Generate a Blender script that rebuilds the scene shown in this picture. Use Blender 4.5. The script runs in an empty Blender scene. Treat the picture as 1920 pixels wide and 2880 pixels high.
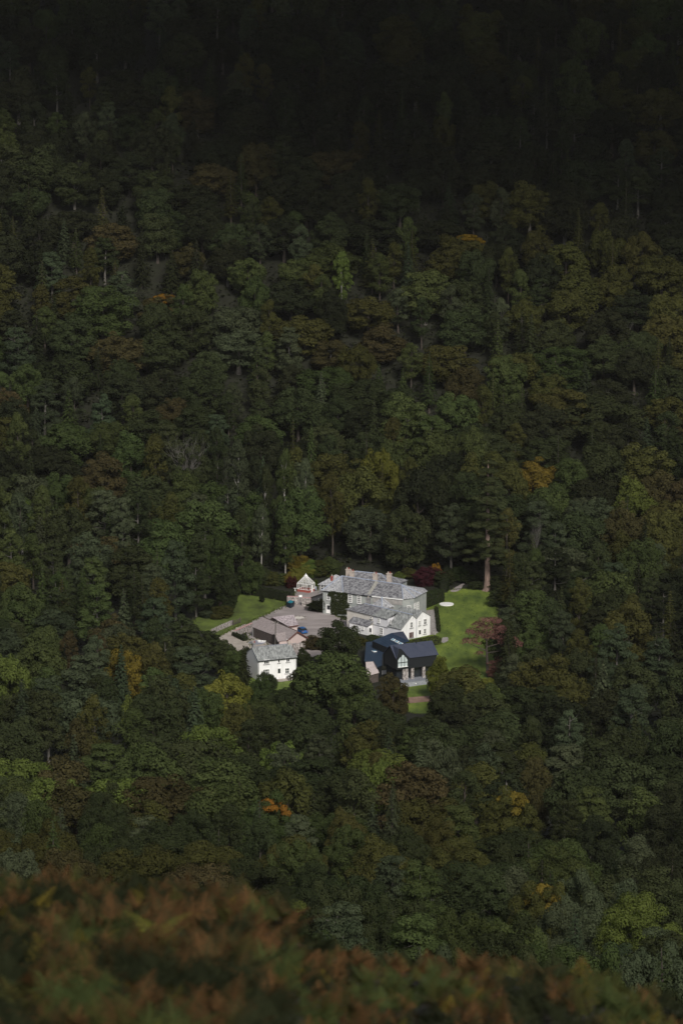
import bpy, math, random
import numpy as np
from mathutils import Vector, Matrix, noise
random.seed(7)
C = bpy.context.scene.collection
R = math.radians

# ------------------------------------------------------------ camera
F = 11000.0; A0 = R(12.4); CZ = 242.0          # lens in photo pixels, downward pitch, eye height over the valley floor
cam = bpy.data.cameras.new('camera'); camo = bpy.data.objects.new('camera', cam); C.objects.link(camo)
cam.sensor_fit = 'VERTICAL'; cam.sensor_height = 36; cam.sensor_width = 24
cam.lens = 36 * F / 2880; cam.clip_start = 1; cam.clip_end = 6000
camo.location = (0, 0, CZ); camo.rotation_euler = (R(90) - A0, 0, 0)
cam.dof.use_dof = True; cam.dof.focus_distance = 985; cam.dof.aperture_fstop = 2.8
bpy.context.scene.camera = camo

# ------------------------------------------------------------ sky, sun, exposure
SUN_EL, SUN_AZ = R(38), R(166)                 # azimuth clockwise from +Y: sun is to the right of and behind the camera
w = bpy.data.worlds.new('World'); bpy.context.scene.world = w; w.use_nodes = True
nt = w.node_tree; bg = nt.nodes['Background']
sky = nt.nodes.new('ShaderNodeTexSky'); sky.sky_type = 'NISHITA'; sky.sun_disc = False
sky.sun_elevation = SUN_EL; sky.sun_rotation = SUN_AZ
hz = nt.nodes.new('ShaderNodeHueSaturation'); hz.inputs['Saturation'].default_value = .45   # thin overcast
nt.links.new(sky.outputs[0], hz.inputs['Color']); nt.links.new(hz.outputs[0], bg.inputs[0]); bg.inputs[1].default_value = 0.055
sl = bpy.data.lights.new('sun', 'SUN'); sl.energy = 1.9; sl.angle = R(15); sl.color = (1, .955, .89)
so = bpy.data.objects.new('sun', sl); C.objects.link(so)
sd = Vector((math.sin(SUN_AZ) * math.cos(SUN_EL), math.cos(SUN_AZ) * math.cos(SUN_EL), math.sin(SUN_EL)))
so.rotation_euler = sd.to_track_quat('Z', 'Y').to_euler(); so.location = (60, 900, 200)
sc = bpy.context.scene
sc.view_settings.view_transform = 'Standard'; sc.view_settings.look = 'None'
sc.view_settings.exposure = 0.88; sc.view_settings.gamma = 1
sc.cycles.use_denoising = True; sc.cycles.max_bounces = 5; sc.cycles.diffuse_bounces = 3
sc.cycles.transparent_max_bounces = 4; sc.cycles.transmission_bounces = 2

# ------------------------------------------------------------ projection helpers (photo pixels 1920x2880)
cA, sA = math.cos(A0), math.sin(A0)
def ray(px, py):
    dx = (px - 960) / F; dy = (1440 - py) / F
    return Vector((dx, cA + dy * sA, -sA + dy * cA))
def W(px, py, z=0.0):
    d = ray(px, py); t = (z - CZ) / d.z
    return Vector((d.x * t, d.y * t, z))
def Y(px, py, y):
    d = ray(px, py); t = y / d.y
    return Vector((d.x * t, y, CZ + d.z * t))
def proj(p):
    x, y, z = p[0], p[1], p[2] - CZ
    dep = y * cA - z * sA; up = y * sA + z * cA
    return (960 + F * x / dep, 1440 - F * up / dep, dep)
def on_wall(P, Q, px, py):
    """where the sight line meets the upright plane through P and Q: metres along from P, height"""
    d = ray(px, py); u = Vector((Q[0] - P[0], Q[1] - P[1])); L = u.length; u /= L
    n = Vector((u.y, -u.x)); t = (P[0] * n.x + P[1] * n.y) / (d.x * n.x + d.y * n.y)
    return ((d.x * t - P[0]) * u.x + (d.y * t - P[1]) * u.y, CZ + d.z * t)
def on_plane(a, b, c, px, py):
    a, b, c = Vector(a), Vector(b), Vector(c); n = (b - a).cross(c - a).normalized()
    d = ray(px, py); o = Vector((0, 0, CZ)); return o + d * ((a - o).dot(n) / d.dot(n))

# ------------------------------------------------------------ terrain
PS = [0, 20, 42, 60, 120, 200, 300, 400, 450, 500, 600, 700, 800, 882, 1012, 1050, 1100, 1200, 1350, 1500, 1800]
PZ = [240.3, 233.4, 228.0, 213, 180, 152, 118, 88, 74, 60, 38, 20, 6, 0, 0, 5, 19, 61, 125, 190, 300]
def smooth(e0, e1, x):
    t = min(1, max(0, (x - e0) / (e1 - e0))); return t * t * (3 - 2 * t)
BX = [0, 391, 637, 796, 857, 1041, 1470, 1714, 1920, 2300]
BZ = [2452, 2462, 2486, 2510, 2608, 2682, 2694, 2731, 2804, 2830]
def terrain(x, y):
    z = float(np.interp(y, PS, PZ))
    if y > 1012:                                        # ease the foot of the hill
        z -= 2.2 * math.exp(-((y - 1050) / 25) ** 2)
    far = smooth(1015, 1080, y) + smooth(870, 820, y) * smooth(60, 200, y) if y > 60 else 0
    side = smooth(55, 95, abs(x)) * smooth(60, 400, y)
    k = max(far, side) if far < 1 else 1
    if k > 0:
        z += k * (4.5 * noise.noise(Vector((x / 70, y / 70, 3.1))) + 1.6 * noise.noise(Vector((x / 23, y / 23, 8.1))))
    if y < 60 and y > 10:                               # the bracken brow: its crest is higher on the left
        px = 960 + F * x / max(y, 1) ; crest = float(np.interp(px, BX, BZ))
        dep = A0 + math.atan((crest - 1440) / F)
        zc = CZ - 42 * math.tan(dep) - 0.45
        k2 = smooth(12, 34, y) * (1 - smooth(44, 60, y))
        z = z * (1 - k2) + k2 * (zc + (42 - y) * 0.24)
    return z
def on_hill(px, py, h):
    """ground point whose h-metre-high tree shows its top at this pixel"""
    d = ray(px, py); prev = None
    s = 330.0
    while s < 1600:
        z = CZ + d.z * s / d.y; g = terrain(d.x * s / d.y, s) + h
        if z <= g: return Vector((d.x * s / d.y, s, g - h))
        s += 1.5
    return None

# ------------------------------------------------------------ materials
def mat(name, col, rough=.85, col2=None, scale=3.0, detail=4, metallic=0, bump=0, stretch=None, spec=.3, contrast=(.35, .65)):
    m = bpy.data.materials.new(name); m.use_nodes = True; n = m.node_tree.nodes; l = m.node_tree.links
    b = n['Principled BSDF']; b.inputs['Roughness'].default_value = rough; b.inputs['Metallic'].default_value = metallic
    b.inputs['Specular IOR Level'].default_value = spec
    b.inputs['Base Color'].default_value = (*col, 1)
    if col2:
        tc = n.new('ShaderNodeTexCoord'); mp = n.new('ShaderNodeMapping'); t = n.new('ShaderNodeTexNoise'); r = n.new('ShaderNodeValToRGB')
        if stretch: mp.inputs['Scale'].default_value = stretch
        t.inputs['Scale'].default_value = scale; t.inputs['Detail'].default_value = detail; t.inputs['Roughness'].default_value = .65
        r.color_ramp.elements[0].position = contrast[0]; r.color_ramp.elements[1].position = contrast[1]
        r.color_ramp.elements[0].color = (*col, 1); r.color_ramp.elements[1].color = (*col2, 1)
        l.new(tc.outputs['Object'], mp.inputs[0]); l.new(mp.outputs[0], t.inputs[0]); l.new(t.outputs[0], r.inputs[0]); l.new(r.outputs[0], b.inputs['Base Color'])
        if bump:
            bp = n.new('ShaderNodeBump'); bp.inputs['Strength'].default_value = bump; bp.inputs['Distance'].default_value = .1
            l.new(t.outputs[0], bp.inputs['Height']); l.new(bp.outputs[0], b.inputs['Normal'])
    return m
def leafmat(name, ca, cb, trans=.25):
    m = bpy.data.materials.new(name); m.use_nodes = True; n = m.node_tree.nodes; l = m.node_tree.links
    n.remove(n['Principled BSDF']); out = n['Material Output']
    at = n.new('ShaderNodeAttribute'); at.attribute_name = 'tint'
    oi = n.new('ShaderNodeObjectInfo')
    mx = n.new('ShaderNodeMix'); mx.data_type = 'RGBA'; mx.inputs[6].default_value = (*ca, 1); mx.inputs[7].default_value = (*cb, 1)
    l.new(at.outputs['Fac'], mx.inputs[0])
    hs = n.new('ShaderNodeHueSaturation'); l.new(mx.outputs[2], hs.inputs['Color'])
    mr = n.new('ShaderNodeMapRange'); l.new(oi.outputs['Random'], mr.inputs[0]); mr.inputs[3].default_value = .78; mr.inputs[4].default_value = 1.2
    l.new(mr.outputs[0], hs.inputs['Value'])
    mr2 = n.new('ShaderNodeMapRange'); wn = n.new('ShaderNodeTexWhiteNoise'); wn.noise_dimensions = '1D'
    l.new(oi.outputs['Random'], wn.inputs['W']); l.new(wn.outputs['Value'], mr2.inputs[0]); mr2.inputs[3].default_value = .485; mr2.inputs[4].default_value = .52
    l.new(mr2.outputs[0], hs.inputs['Hue'])
    d = n.new('ShaderNodeBsdfDiffuse'); t = n.new('ShaderNodeBsdfTranslucent'); ms = n.new('ShaderNodeMixShader'); ms.inputs[0].default_value = trans
    l.new(hs.outputs[0], d.inputs[0]); l.new(hs.outputs[0], t.inputs[0]); l.new(d.outputs[0], ms.inputs[1]); l.new(t.outputs[0], ms.inputs[2])
    l.new(ms.outputs[0], out.inputs[0])
    return m
G = 1.0
LM = {k: leafmat(k, a, b) for k, (a, b) in {
    'near-black green': ((.014, .017, .009), (.030, .034, .016)),
    'dark green':       ((.022, .028, .012), (.044, .053, .022)),
    'mid green':        ((.030, .041, .014), (.066, .083, .028)),
    'bright green':     ((.048, .064, .016), (.105, .132, .032)),
    'olive green':      ((.036, .037, .012), (.074, .073, .022)),
    'yellow-green':     ((.066, .070, .014), (.145, .145, .030)),
    'bluish green':     ((.027, .037, .020), (.058, .074, .038)),
    'grey-green':       ((.034, .042, .022), (.070, .082, .043)),
    'brown':            ((.034, .030, .013), (.068, .056, .024)),
    'russet':           ((.085, .046, .032), (.190, .105, .075)),
    'rosy russet':      ((.120, .064, .048), (.270, .150, .115)),
    'rust':             ((.046, .028, .012), (.135, .072, .030)),
    'orange':           ((.080, .048, .010), (.230, .120, .018)),
    'golden':           ((.066, .056, .012), (.170, .130, .024)),
    'deep red':         ((.028, .009, .010), (.062, .018, .020)),
}.items()}
BARK = mat('bark', (.07, .055, .045), col2=(.035, .03, .025), scale=2)
PALEBARK = mat('pale_bark', (.36, .34, .31), col2=(.16, .15, .13), scale=1.5)
REDBARK = mat('red_bark', (.25, .17, .14), col2=(.11, .08, .065), scale=2, stretch=(3, 3, .4))
GREYBARK = mat('grey_bark', (.12, .11, .095), col2=(.065, .06, .052), scale=1.5)
SLATE = mat('slate', (.070, .068, .078), col2=(.30, .30, .305), scale=1.5, detail=9, stretch=(1, 1, .8), contrast=(.38, .66), bump=.3)
SLATE2 = mat('weathered_slate', (.15, .15, .165), col2=(.46, .46, .46), scale=1.1, detail=9, stretch=(2, 2, .5), contrast=(.38, .62), bump=.2)
SLATE3 = mat('green_slate', (.10, .105, .105), col2=(.34, .35, .335), scale=1.0, detail=6, stretch=(2.4, .8, .6), bump=.2)
PSLATE = mat('purple_slate', (.215, .18, .175), col2=(.33, .285, .275), scale=2.2, detail=8)
WHITE = mat('white_render', (.82, .81, .80), col2=(.66, .655, .63), scale=1.1, detail=7, stretch=(1.5, 1.5, .35), contrast=(.42, .75))
CREAM = mat('cream_render', (.62, .58, .52), col2=(.52, .49, .44), scale=.6)
GREYW = mat('grey_green_render', (.25, .27, .26), col2=(.35, .36, .335), scale=.7, detail=7)
STONEW = mat('slate_stone', (.17, .165, .17), col2=(.27, .26, .25), scale=2.5)
RUBBLE = mat('rubble_stone', (.14, .12, .11), col2=(.48, .44, .41), scale=2.6, detail=5, bump=.5, contrast=(.42, .62))
FRAME = mat('white_paint', (.82, .81, .78), rough=.5)
GLASS = mat('window_glass', (.02, .024, .028), rough=.12, spec=.6)
SKYGLASS = mat('skylight_glass', (.20, .34, .42), rough=.1, spec=.9)
BLACK = mat('black_cladding', (.012, .014, .016), rough=.6)
BROOF = mat('charcoal_metal_roof', (.036, .043, .068), rough=.6, col2=(.048, .055, .082), scale=.8)
NAVY = mat('navy_metal_roof', (.016, .030, .056), rough=.55, col2=(.024, .042, .070), scale=.6)
BROWN = mat('brown_timber', (.11, .045, .035), rough=.8)
DTIMB = mat('dark_timber', (.06, .047, .042), rough=.85, col2=(.10, .08, .07), scale=2)
PINKW = mat('pinkish_render', (.50, .40, .37), rough=.9)
BRICK = mat('red_brick', (.34, .09, .07), col2=(.25, .065, .05), scale=3)
CHIM = mat('chimney_stone', (.48, .41, .35), col2=(.36, .31, .27), scale=1.5)
LEAD = mat('lead_flashing', (.30, .34, .42), rough=.5)
MORTAR = mat('mortar_strip', (.36, .35, .31), col2=(.24, .23, .20), scale=2)
STEEL = mat('grey_steel', (.20, .21, .24), rough=.5)

# ------------------------------------------------------------ mesh helpers
class MB:
    def __init__(s): s.v = []; s.f = []
    def poly(s, pts):
        n = len(s.v); s.v += [tuple(p) for p in pts]; s.f.append(tuple(range(n, n + len(pts)))); return s
    def prism(s, pts, z0, z1=None, d=None):
        """flat outline pts raised from z0 to z1 (pts may be 2-D); or pts 3-D swept by vector d"""
        if d is None:
            a = [(p[0], p[1], z0) for p in pts]; b = [(p[0], p[1], z1) for p in pts]
        else:
            a = [tuple(p) for p in pts]; b = [tuple(Vector(p) + Vector(d)) for p in pts]
        n = len(s.v); k = len(a); s.v += a + b
        s.f.append(tuple(range(n + k - 1, n - 1, -1))); s.f.append(tuple(range(n + k, n + 2 * k)))
        for i in range(k):
            j = (i + 1) % k; s.f.append((n + i, n + j, n + k + j, n + k + i))
        return s
    def obox(s, c, u, v, w_):
        """box with centre c and half axes u, v, w_"""
        c, u, v, w_ = map(Vector, (c, u, v, w_)); n = len(s.v)
        for a in (-1, 1):
            for b in (-1, 1):
                for e in (-1, 1): s.v.append(tuple(c + a * u + b * v + e * w_))
        for f in ((0, 1, 3, 2), (4, 6, 7, 5), (0, 4, 5, 1), (2, 3, 7, 6), (0, 2, 6, 4), (1, 5, 7, 3)): s.f.append(tuple(n + i for i in f))
        return s
    def box(s, x0, y0, z0, x1, y1, z1):
        return s.obox(((x0 + x1) / 2, (y0 + y1) / 2, (z0 + z1) / 2), ((x1 - x0) / 2, 0, 0), (0, (y1 - y0) / 2, 0), (0, 0, (z1 - z0) / 2))
    def bar(s, a, b, r, k=6, r2=None):
        a, b = Vector(a), Vector(b); d = (b - a).normalized(); u = d.orthogonal().normalized(); v = d.cross(u); n = len(s.v); r2 = r if r2 is None else r2
        for p, q in ((a, r), (b, r2)):
            for i in range(k):
                t = 2 * math.pi * i / k; s.v.append(tuple(p + (u * math.cos(t) + v * math.sin(t)) * q))
        for i in range(k):
            j = (i + 1) % k; s.f.append((n + i, n + j, n + k + j, n + k + i))
        s.f.append(tuple(n + i for i in reversed(range(k)))); s.f.append(tuple(n + k + i for i in range(k)))
        return s
    def slab(s, pts, th):
        """roof plane with thickness th, top face = pts"""
        p = [Vector(q) for q in pts]; nn = (p[1] - p[0]).cross(p[2] - p[0]).normalized()
        if nn.z < 0: nn = -nn
        return s.prism([q - nn * th for q in p], 0, d=nn * th)
    def build(s, name, m, parent=None, loc=None):
        me = bpy.data.meshes.new(name); off = Vector(loc) if loc else Vector((0, 0, 0))
        if parent is not None and loc is None:
            r_ = parent
            while r_.parent: r_ = r_.parent
            off = Vector(r_.location)
        me.from_pydata([tuple(Vector(v) - off) for v in s.v], [], s.f); me.update()
        me.materials.append(m)
        o = bpy.data.objects.new(name, me); C.objects.link(o)
        if parent is not None: o.parent = parent
        elif loc: o.location = off
        return o
def tag(o, label=None, cat=None, group=None, kind=None):
    if label: o['label'] = label
    if cat: o['category'] = cat
    if group: o['group'] = group
    if kind: o['kind'] = kind
    return o
def thing(name, label, cat, loc, group=None):
    o = bpy.data.objects.new(name, None); C.objects.link(o); o.location = loc; o.empty_display_size = .3
    return tag(o, label, cat, group)
def npmesh(name, V, Q, tint=None, m=None):
    """quads from numpy arrays, with a float face attribute for leaf colour"""
    me = bpy.data.meshes.new(name); nv, nf = len(V), len(Q)
    me.vertices.add(nv); me.vertices.foreach_set('co', V.astype(np.float32).ravel())
    me.loops.add(nf * 4); me.loops.foreach_set('vertex_index', Q.astype(np.int32).ravel())
    me.polygons.add(nf); me.polygons.foreach_set('loop_start', np.arange(0, nf * 4, 4, dtype=np.int32))
    me.update(calc_edges=True)
    if tint is not None:
        a = me.attributes.new('tint', 'FLOAT', 'FACE'); a.data.foreach_set('value', tint.astype(np.float32))
    if m: me.materials.append(m)
    return me

# ------------------------------------------------------------ leaves
def rnd_dirs(g, n):
    v = g.normal(size=(n, 3)); return v / np.linalg.norm(v, axis=1)[:, None]
def quads(P, N, size, g, asp=.75):
    """leaf-clump rhombs centred on P with normals N"""
    n = len(P); N = N / np.linalg.norm(N, axis=1)[:, None]
    r = rnd_dirs(g, n); U = np.cross(N, r); U /= np.linalg.norm(U, axis=1)[:, None]; Vv = np.cross(N, U)
    s = (np.asarray(size) * g.uniform(.6, 1.3, n))[:, None]
    V = np.empty((n, 4, 3)); V[:, 0] = P + U * s * .5; V[:, 1] = P + Vv * s * .5 * asp; V[:, 2] = P - U * s * .5; V[:, 3] = P - Vv * s * .5 * asp
    V[:, 0] -= N * s * .12; V[:, 2] -= N * s * .12
    return V.reshape(-1, 3), np.arange(n * 4).reshape(n, 4)
def lumps_to_mesh(name, cen, rad, flat, per, leaf, g, sx=None, up=.35):
    """each lump: leaves over an ellipsoid shell, denser on top"""
    K = len(cen); rad = np.asarray(rad)
    n_each = np.maximum(8, (per * (rad / rad.mean()) ** 2).astype(int)); idx = np.repeat(np.arange(K), n_each)
    d = rnd_dirs(g, len(idx)); flip = (d[:, 2] < -.2) & (g.random(len(idx)) < .75); d[flip, 2] *= -1
    rr = rad[idx] * g.uniform(.80, 1.06, len(idx))
    off = d * rr[:, None]; off[:, 2] *= flat
    P = cen[idx] + off
    N = d + rnd_dirs(g, len(idx)) * .55; N[:, 2] += up
    V, Q = quads(P, N, leaf, g)
    tl = g.random(K)[idx] * .55 + g.random(len(idx)) * .3 + .15 * (d[:, 2] + 1) * .5
    return npmesh(name, V, Q, np.clip(tl, 0, 1))
def broad_mesh(seed, hi=False, flat=.82, airy=0.0, beech=False, oak=False):
    """domed crown of leaf lumps: radius about 6, from z 1.5 to z 14"""
    g = np.random.default_rng(seed); K = 120 if not hi else 190
    K = int(K * (1 - airy)); lob = g.uniform(0, 6.28, 4)
    u = g.uniform(-.9, 1, K); a = g.uniform(0, 2 * np.pi, K)
    s = np.sqrt(np.clip(1 - u * u, 0, 1)) ** (.8 if oak else 1)
    wob = 1 + .15 * np.sin(2 * a + lob[0]) + .10 * np.sin(3 * a + lob[1]) + .09 * np.sin(5 * u + lob[2])
    k = g.uniform(.78, 1.0, K) * wob; k[: K // 8] *= .6
    cen = np.stack([s * np.cos(a) * 5.1 * k, s * np.sin(a) * 5.1 * k, 7.2 + u * 5.6 * k], 1)
    rad = g.uniform(.8, 1.8, K) * (1.0 if not hi else .8)
    if beech: rad *= 1.1
    if oak: cen[:, 2] = 7.8 + (cen[:, 2] - 7.4) * .85 + np.sin(a * 3 + lob[3]) * .6
    return lumps_to_mesh('crown', cen, rad, .66 if beech else flat, 135 if not hi else 260, .44 if not hi else .25, g)
def birch_mesh(seed, hi=False):
    g = np.random.default_rng(seed); K = 64 if not hi else 100
    t = g.uniform(0, 1, K); a = g.uniform(0, 2 * np.pi, K); r = (np.sin(np.pi * (t * .85 + .12)) ** .8) * g.uniform(.2, 1, K) * 3.4
    cen = np.stack([r * np.cos(a), r * np.sin(a), 3.6 + t * 10.9], 1); rad = g.uniform(.6, 1.2, K)
    return lumps_to_mesh('crown', cen, rad, 1.05, 110 if not hi else 150, .34 if not hi else .25, g, up=.1)
def pine_mesh(seed, hi=False):
    g = np.random.default_rng(seed); K = 62 if not hi else 96
    t = g.uniform(0, 1, K) ** .8; a = g.uniform(0, 2 * np.pi, K); r = (1 - t * .75) ** .7 * g.uniform(.35, 1, K) * 5
    lv = t * .6 + np.round(t * 8) / 8 * .4
    cen = np.stack([r * np.cos(a), r * np.sin(a), 3.4 + lv * 10.4 + g.normal(0, .15, K)], 1); rad = g.uniform(1.0, 2.0, K) * (1 - .35 * t)
    return lumps_to_mesh('crown', cen, rad, .5, 170 if not hi else 240, .38 if not hi else .28, g, up=.8)
def spruce_mesh(seed, wid=3.1, droop=.35, h0=1.5, n=26, lf=.42, hi=False, ragged=.25):
    g = np.random.default_rng(seed); P = []; N = []; T = []
    lv = n
    for i in range(lv):
        t = i / lv; z = h0 + (15 - h0) * t; r0 = wid * (1 - t) ** .85 + .12
        nb = max(5, int(11 * (1 - t * .5)))
        for b in range(nb):
            a = 2 * np.pi * (b + g.random()) / nb; L = r0 * g.uniform(1 - ragged, 1.1); m = max(3, int((L * (12 if not hi else 26))))
            q = g.uniform(.15, 1, m); lat = g.normal(0, .16, m) * (1.1 - q) * L * .8 + g.normal(0, .08, m)
            x = np.cos(a) * q * L - np.sin(a) * lat; y = np.sin(a) * q * L + np.cos(a) * lat
            zz = z - droop * (q * L) ** 1.2 * .6 + g.normal(0, .1, m)
            P.append(np.stack([x, y, zz], 1)); tt = g.random() * .4
            N.append(np.stack([np.cos(a) * .5 + g.normal(0, .3, m), np.sin(a) * .5 + g.normal(0, .3, m), np.full(m, .9)], 1)); T.append(tt + q * .35 + g.random(m) * .25)
    P = np.concatenate(P); N = np.concatenate(N); T = np.concatenate(T)
    V, Q = quads(P, N, lf if not hi else lf * .65, g, asp=.45)
    return npmesh('crown', V, Q, np.clip(T, 0, 1))
def trunk_mesh(seed, h, r0, r1, limbs=6, zl=.35, lift=.7, ll=3.5, lr=.12, lean=.3, twigs=0):
    g = random.Random(seed); m = MB(); pts = [Vector((0, 0, -1.2))]; n = 5
    dx, dy = g.uniform(-lean, lean), g.uniform(-lean, lean)
    for i in range(1, n + 1):
        t = i / n; pts.append(Vector((dx * t * t + g.uniform(-.08, .08), dy * t * t + g.uniform(-.08, .08), h * t)))
    def rad(t): return r0 * (1 - t) ** .8 + r1
    for i in range(n): m.bar(pts[i], pts[i + 1], rad(i / n) * (1.25 if i == 0 else 1), 7, rad((i + 1) / n))
    for i in range(limbs):
        t = zl + (1 - zl) * (i + .5) / limbs * .95; p = Vector((dx * t * t, dy * t * t, h * t)); a = g.uniform(0, 6.28)
        L = ll * g.uniform(.7, 1.2) * (1.15 - .6 * t); d = Vector((math.cos(a), math.sin(a), lift * g.uniform(.7, 1.3))).normalized()
        q = p + d * L * .5 + Vector((0, 0, g.uniform(-.2, .2))); e = q + (d + Vector((g.uniform(-.4, .4), g.uniform(-.4, .4), .25))).normalized() * L * .5
        m.bar(p, q, lr, 5, lr * .65); m.bar(q, e, lr * .65, 4, lr * .2)
        for k in range(twigs):
            s_ = q.lerp(e, g.uniform(0, .9)); dd = (d + Vector((g.uniform(-1, 1), g.uniform(-1, 1), g.uniform(-.3, .9)))).normalized()
            e2 = s_ + dd * L * g.uniform(.2, .4); m.bar(s_, e2, lr * .35, 4, lr * .1)
            m.bar(e2, e2 + (dd + Vector((g.uniform(-.8, .8), g.uniform(-.8, .8), g.uniform(-.3, .6)))).normalized() * L * .2, lr * .2, 3, lr * .06)
    me = bpy.data.meshes.new('trunk'); me.from_pydata(m.v, [], m.f); me.update(); return me

print('building crowns')
KM = {   # kind: (mid crowns, near crowns, trunks, bark)
    'broadleaf': ([broad_mesh(100 + i) for i in range(8)], [broad_mesh(200 + i, True) for i in range(5)], [trunk_mesh(i, 9, .38, .1, 6) for i in range(3)], BARK),
    'oak':       ([broad_mesh(150 + i, oak=True) for i in range(6)], [broad_mesh(250 + i, True, oak=True) for i in range(4)], [trunk_mesh(i + 60, 9, .38, .1, 7) for i in range(3)], BARK),
    'beech':     ([broad_mesh(300 + i, beech=True) for i in range(6)], [broad_mesh(400 + i, True, beech=True) for i in range(4)], [trunk_mesh(i + 9, 9, .42, .1, 7) for i in range(3)], GREYBARK),
    'birch':     ([birch_mesh(500 + i) for i in range(6)], [birch_mesh(600 + i, True) for i in range(3)], [trunk_mesh(i + 20, 13.5, .20, .05, 9, .4, 1.6, 3.2, .07, .5, 1) for i in range(4)], PALEBARK),
    'pine':      ([pine_mesh(700 + i) for i in range(6)], [pine_mesh(800 + i, True) for i in range(3)], [trunk_mesh(i + 30, 13, .30, .06, 10, .35, .25, 3.4, .09, .5, 1) for i in range(4)], GREYBARK),
    'spruce':    ([spruce_mesh(900 + i, lf=.55) for i in range(5)], [spruce_mesh(950 + i, hi=True) for i in range(2)], [trunk_mesh(i + 40, 14.6, .28, .03, 0) for i in range(2)], BARK),
    'larch':     ([spruce_mesh(1000 + i, 3.0, .1, 2.5, 22, .36, ragged=.45) for i in range(4)], [spruce_mesh(1050 + i, 3.0, .1, 2.5, 22, .36, True, .45) for i in range(2)], [trunk_mesh(i + 50, 14.6, .25, .03, 0) for i in range(2)], BARK),
}
BW = {'broadleaf': 12.0, 'oak': 12.0, 'beech': 12.6, 'birch': 7.6, 'pine': 11.0, 'spruce': 6.2, 'larch': 6.0}       # base widths
BH = {'broadleaf': 14.0, 'oak': 13.6, 'beech': 14.2, 'birch': 15.0, 'pine': 14.6, 'spruce': 15.0, 'larch': 15.0}    # base heights
NAME = {'broadleaf': 'broadleaf_tree', 'oak': 'oak_tree', 'beech': 'beech_tree', 'birch': 'birch_tree', 'pine': 'pine_tree', 'spruce': 'spruce_tree', 'larch': 'larch_tree'}
protoc = {}
def plant(kind, tint, p, h, wd, rz=None, near=None, bark=None, name=None, sink=0):
    """a tree with its own trunk and crown (mesh data shared between trees of a kind)"""
    mids, his, tr, bk = KM[kind]; d = math.hypot(p[0], p[1])
    pool = his if (near if near is not None else d < 690) else mids
    t = bpy.data.objects.new(name or NAME[kind], None); C.objects.link(t)
    t.location = (p[0], p[1], p[2] - sink); t.rotation_euler = (0, 0, random.uniform(0, 6.28) if rz is None else rz)
    sx = wd / BW[kind]; t.scale = (sx * random.uniform(.93, 1.07), sx * random.uniform(.93, 1.07), h / BH[kind])
    t['category'] = 'tree'
    for part, me, m in (('trunk', random.choice(tr), bark or bk), ('crown', random.choice(pool), LM[tint])):
        key = (part, me.name)
        if key not in protoc:
            if not me.materials: me.materials.append(m)
            protoc[key] = bpy.data.objects.new(part, me)
        o = protoc[key].copy(); o.name = part; C.objects.link(o); o.parent = t
        o.material_slots[0].link = 'OBJECT'; o.material_slots[0].material = m
    return t

# ------------------------------------------------------------ ground
def grid_sheet(name, xs, ys, m):
    V = np.array([[x, y, terrain(x, y)] for y in ys for x in xs]); nx = len(xs); q = []
    for j in range(len(ys) - 1):
        for i in range(nx - 1):
            a = j * nx + i; q.append((a, a + 1, a + nx + 1, a + nx))
    me = npmesh(name, V, np.array(q), None, m); me.polygons.foreach_set('use_smooth', [True] * len(q))
    o = bpy.data.objects.new(name, me); C.objects.link(o); return tag(o, kind='structure')
SOIL = mat('forest_floor', (.011, .011, .007), col2=(.018, .020, .010), scale=.25, detail=8)
HEATH = mat('bracken_litter', (.028, .018, .010), col2=(.014, .013, .007), scale=3)
GRASS = mat('lawn_grass', (.040, .068, .012), col2=(.155, .205, .030), scale=.30, detail=15, stretch=(1, .35, 1), bump=.3, contrast=(.32, .66))
GRASS2 = mat('rough_lawn_grass', (.045, .060, .014), col2=(.110, .150, .026), scale=.35, detail=15, stretch=(1, .5, 1), bump=.3, contrast=(.34, .64))
GRAVEL = mat('gravel', (.205, .178, .172), col2=(.34, .30, .285), scale=.16, detail=14, stretch=(.5, 1.6, 1))
TRACK = mat('track_gravel', (.29, .255, .22), col2=(.42, .37, .32), scale=.5, detail=8)
EARTH = mat('bare_earth', (.19, .12, .09), col2=(.26, .17, .13), scale=.6)
PAVING = mat('stone_paving', (.20, .18, .17), col2=(.36, .33, .31), scale=1.4, detail=8)
grid_sheet('hillside', [i * 6.0 for i in range(-50, 51)], [54 + i * 6 for i in range(0, 252)], SOIL)
grid_sheet('bracken_bank', [-60, -40, -25, -16] + [i * .25 for i in range(-48, 49)] + [16, 25, 40, 60], [-30, -15, -5, 0, 5, 10] + [12 + i * .75 for i in range(57)], HEATH).location.z = -.12
def sheet(name, pts, z, m, n=3):
    P = [W(x, y, z) for x, y in pts]
    for _ in range(n):                                  # soften the outline
        Q = []
        for i in range(len(P)):
            a, b = P[i], P[(i + 1) % len(P)]; Q += [a.lerp(b, .22), a.lerp(b, .78)]
        P = Q
    P = [p + Vector((random.uniform(-.15, .15), random.uniform(-.2, .2), 0)) for p in P]
    return tag(MB().poly(P).build(name, m), kind='structure')
def A_(x, y): return (480 + x / 3.2667, 1540 + y / 3.2667)
def C_(x, y): return (960 + x / 2.9037, 1560 + y / 2.9037)
def B_(x, y): return (860 + x / 3.7333, 1560 + y / 3.7333)
def F_(x, y): return (620 + x / 6.031, 1680 + y / 6.031)
def G_(x, y): return (790 + x / 10.453, 1600 + y / 10.453)
def H_(x, y): return (970 + x / 5.227, 1700 + y / 5.227)
def I_(x, y): return (1010 + x / 6.272, 1770 + y / 6.272)
def D_(x, y): return (890 + x / 7.84, 1590 + y / 7.84)
def E_(x, y): return (1030 + x / 7.84, 1590 + y / 7.84)
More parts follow.
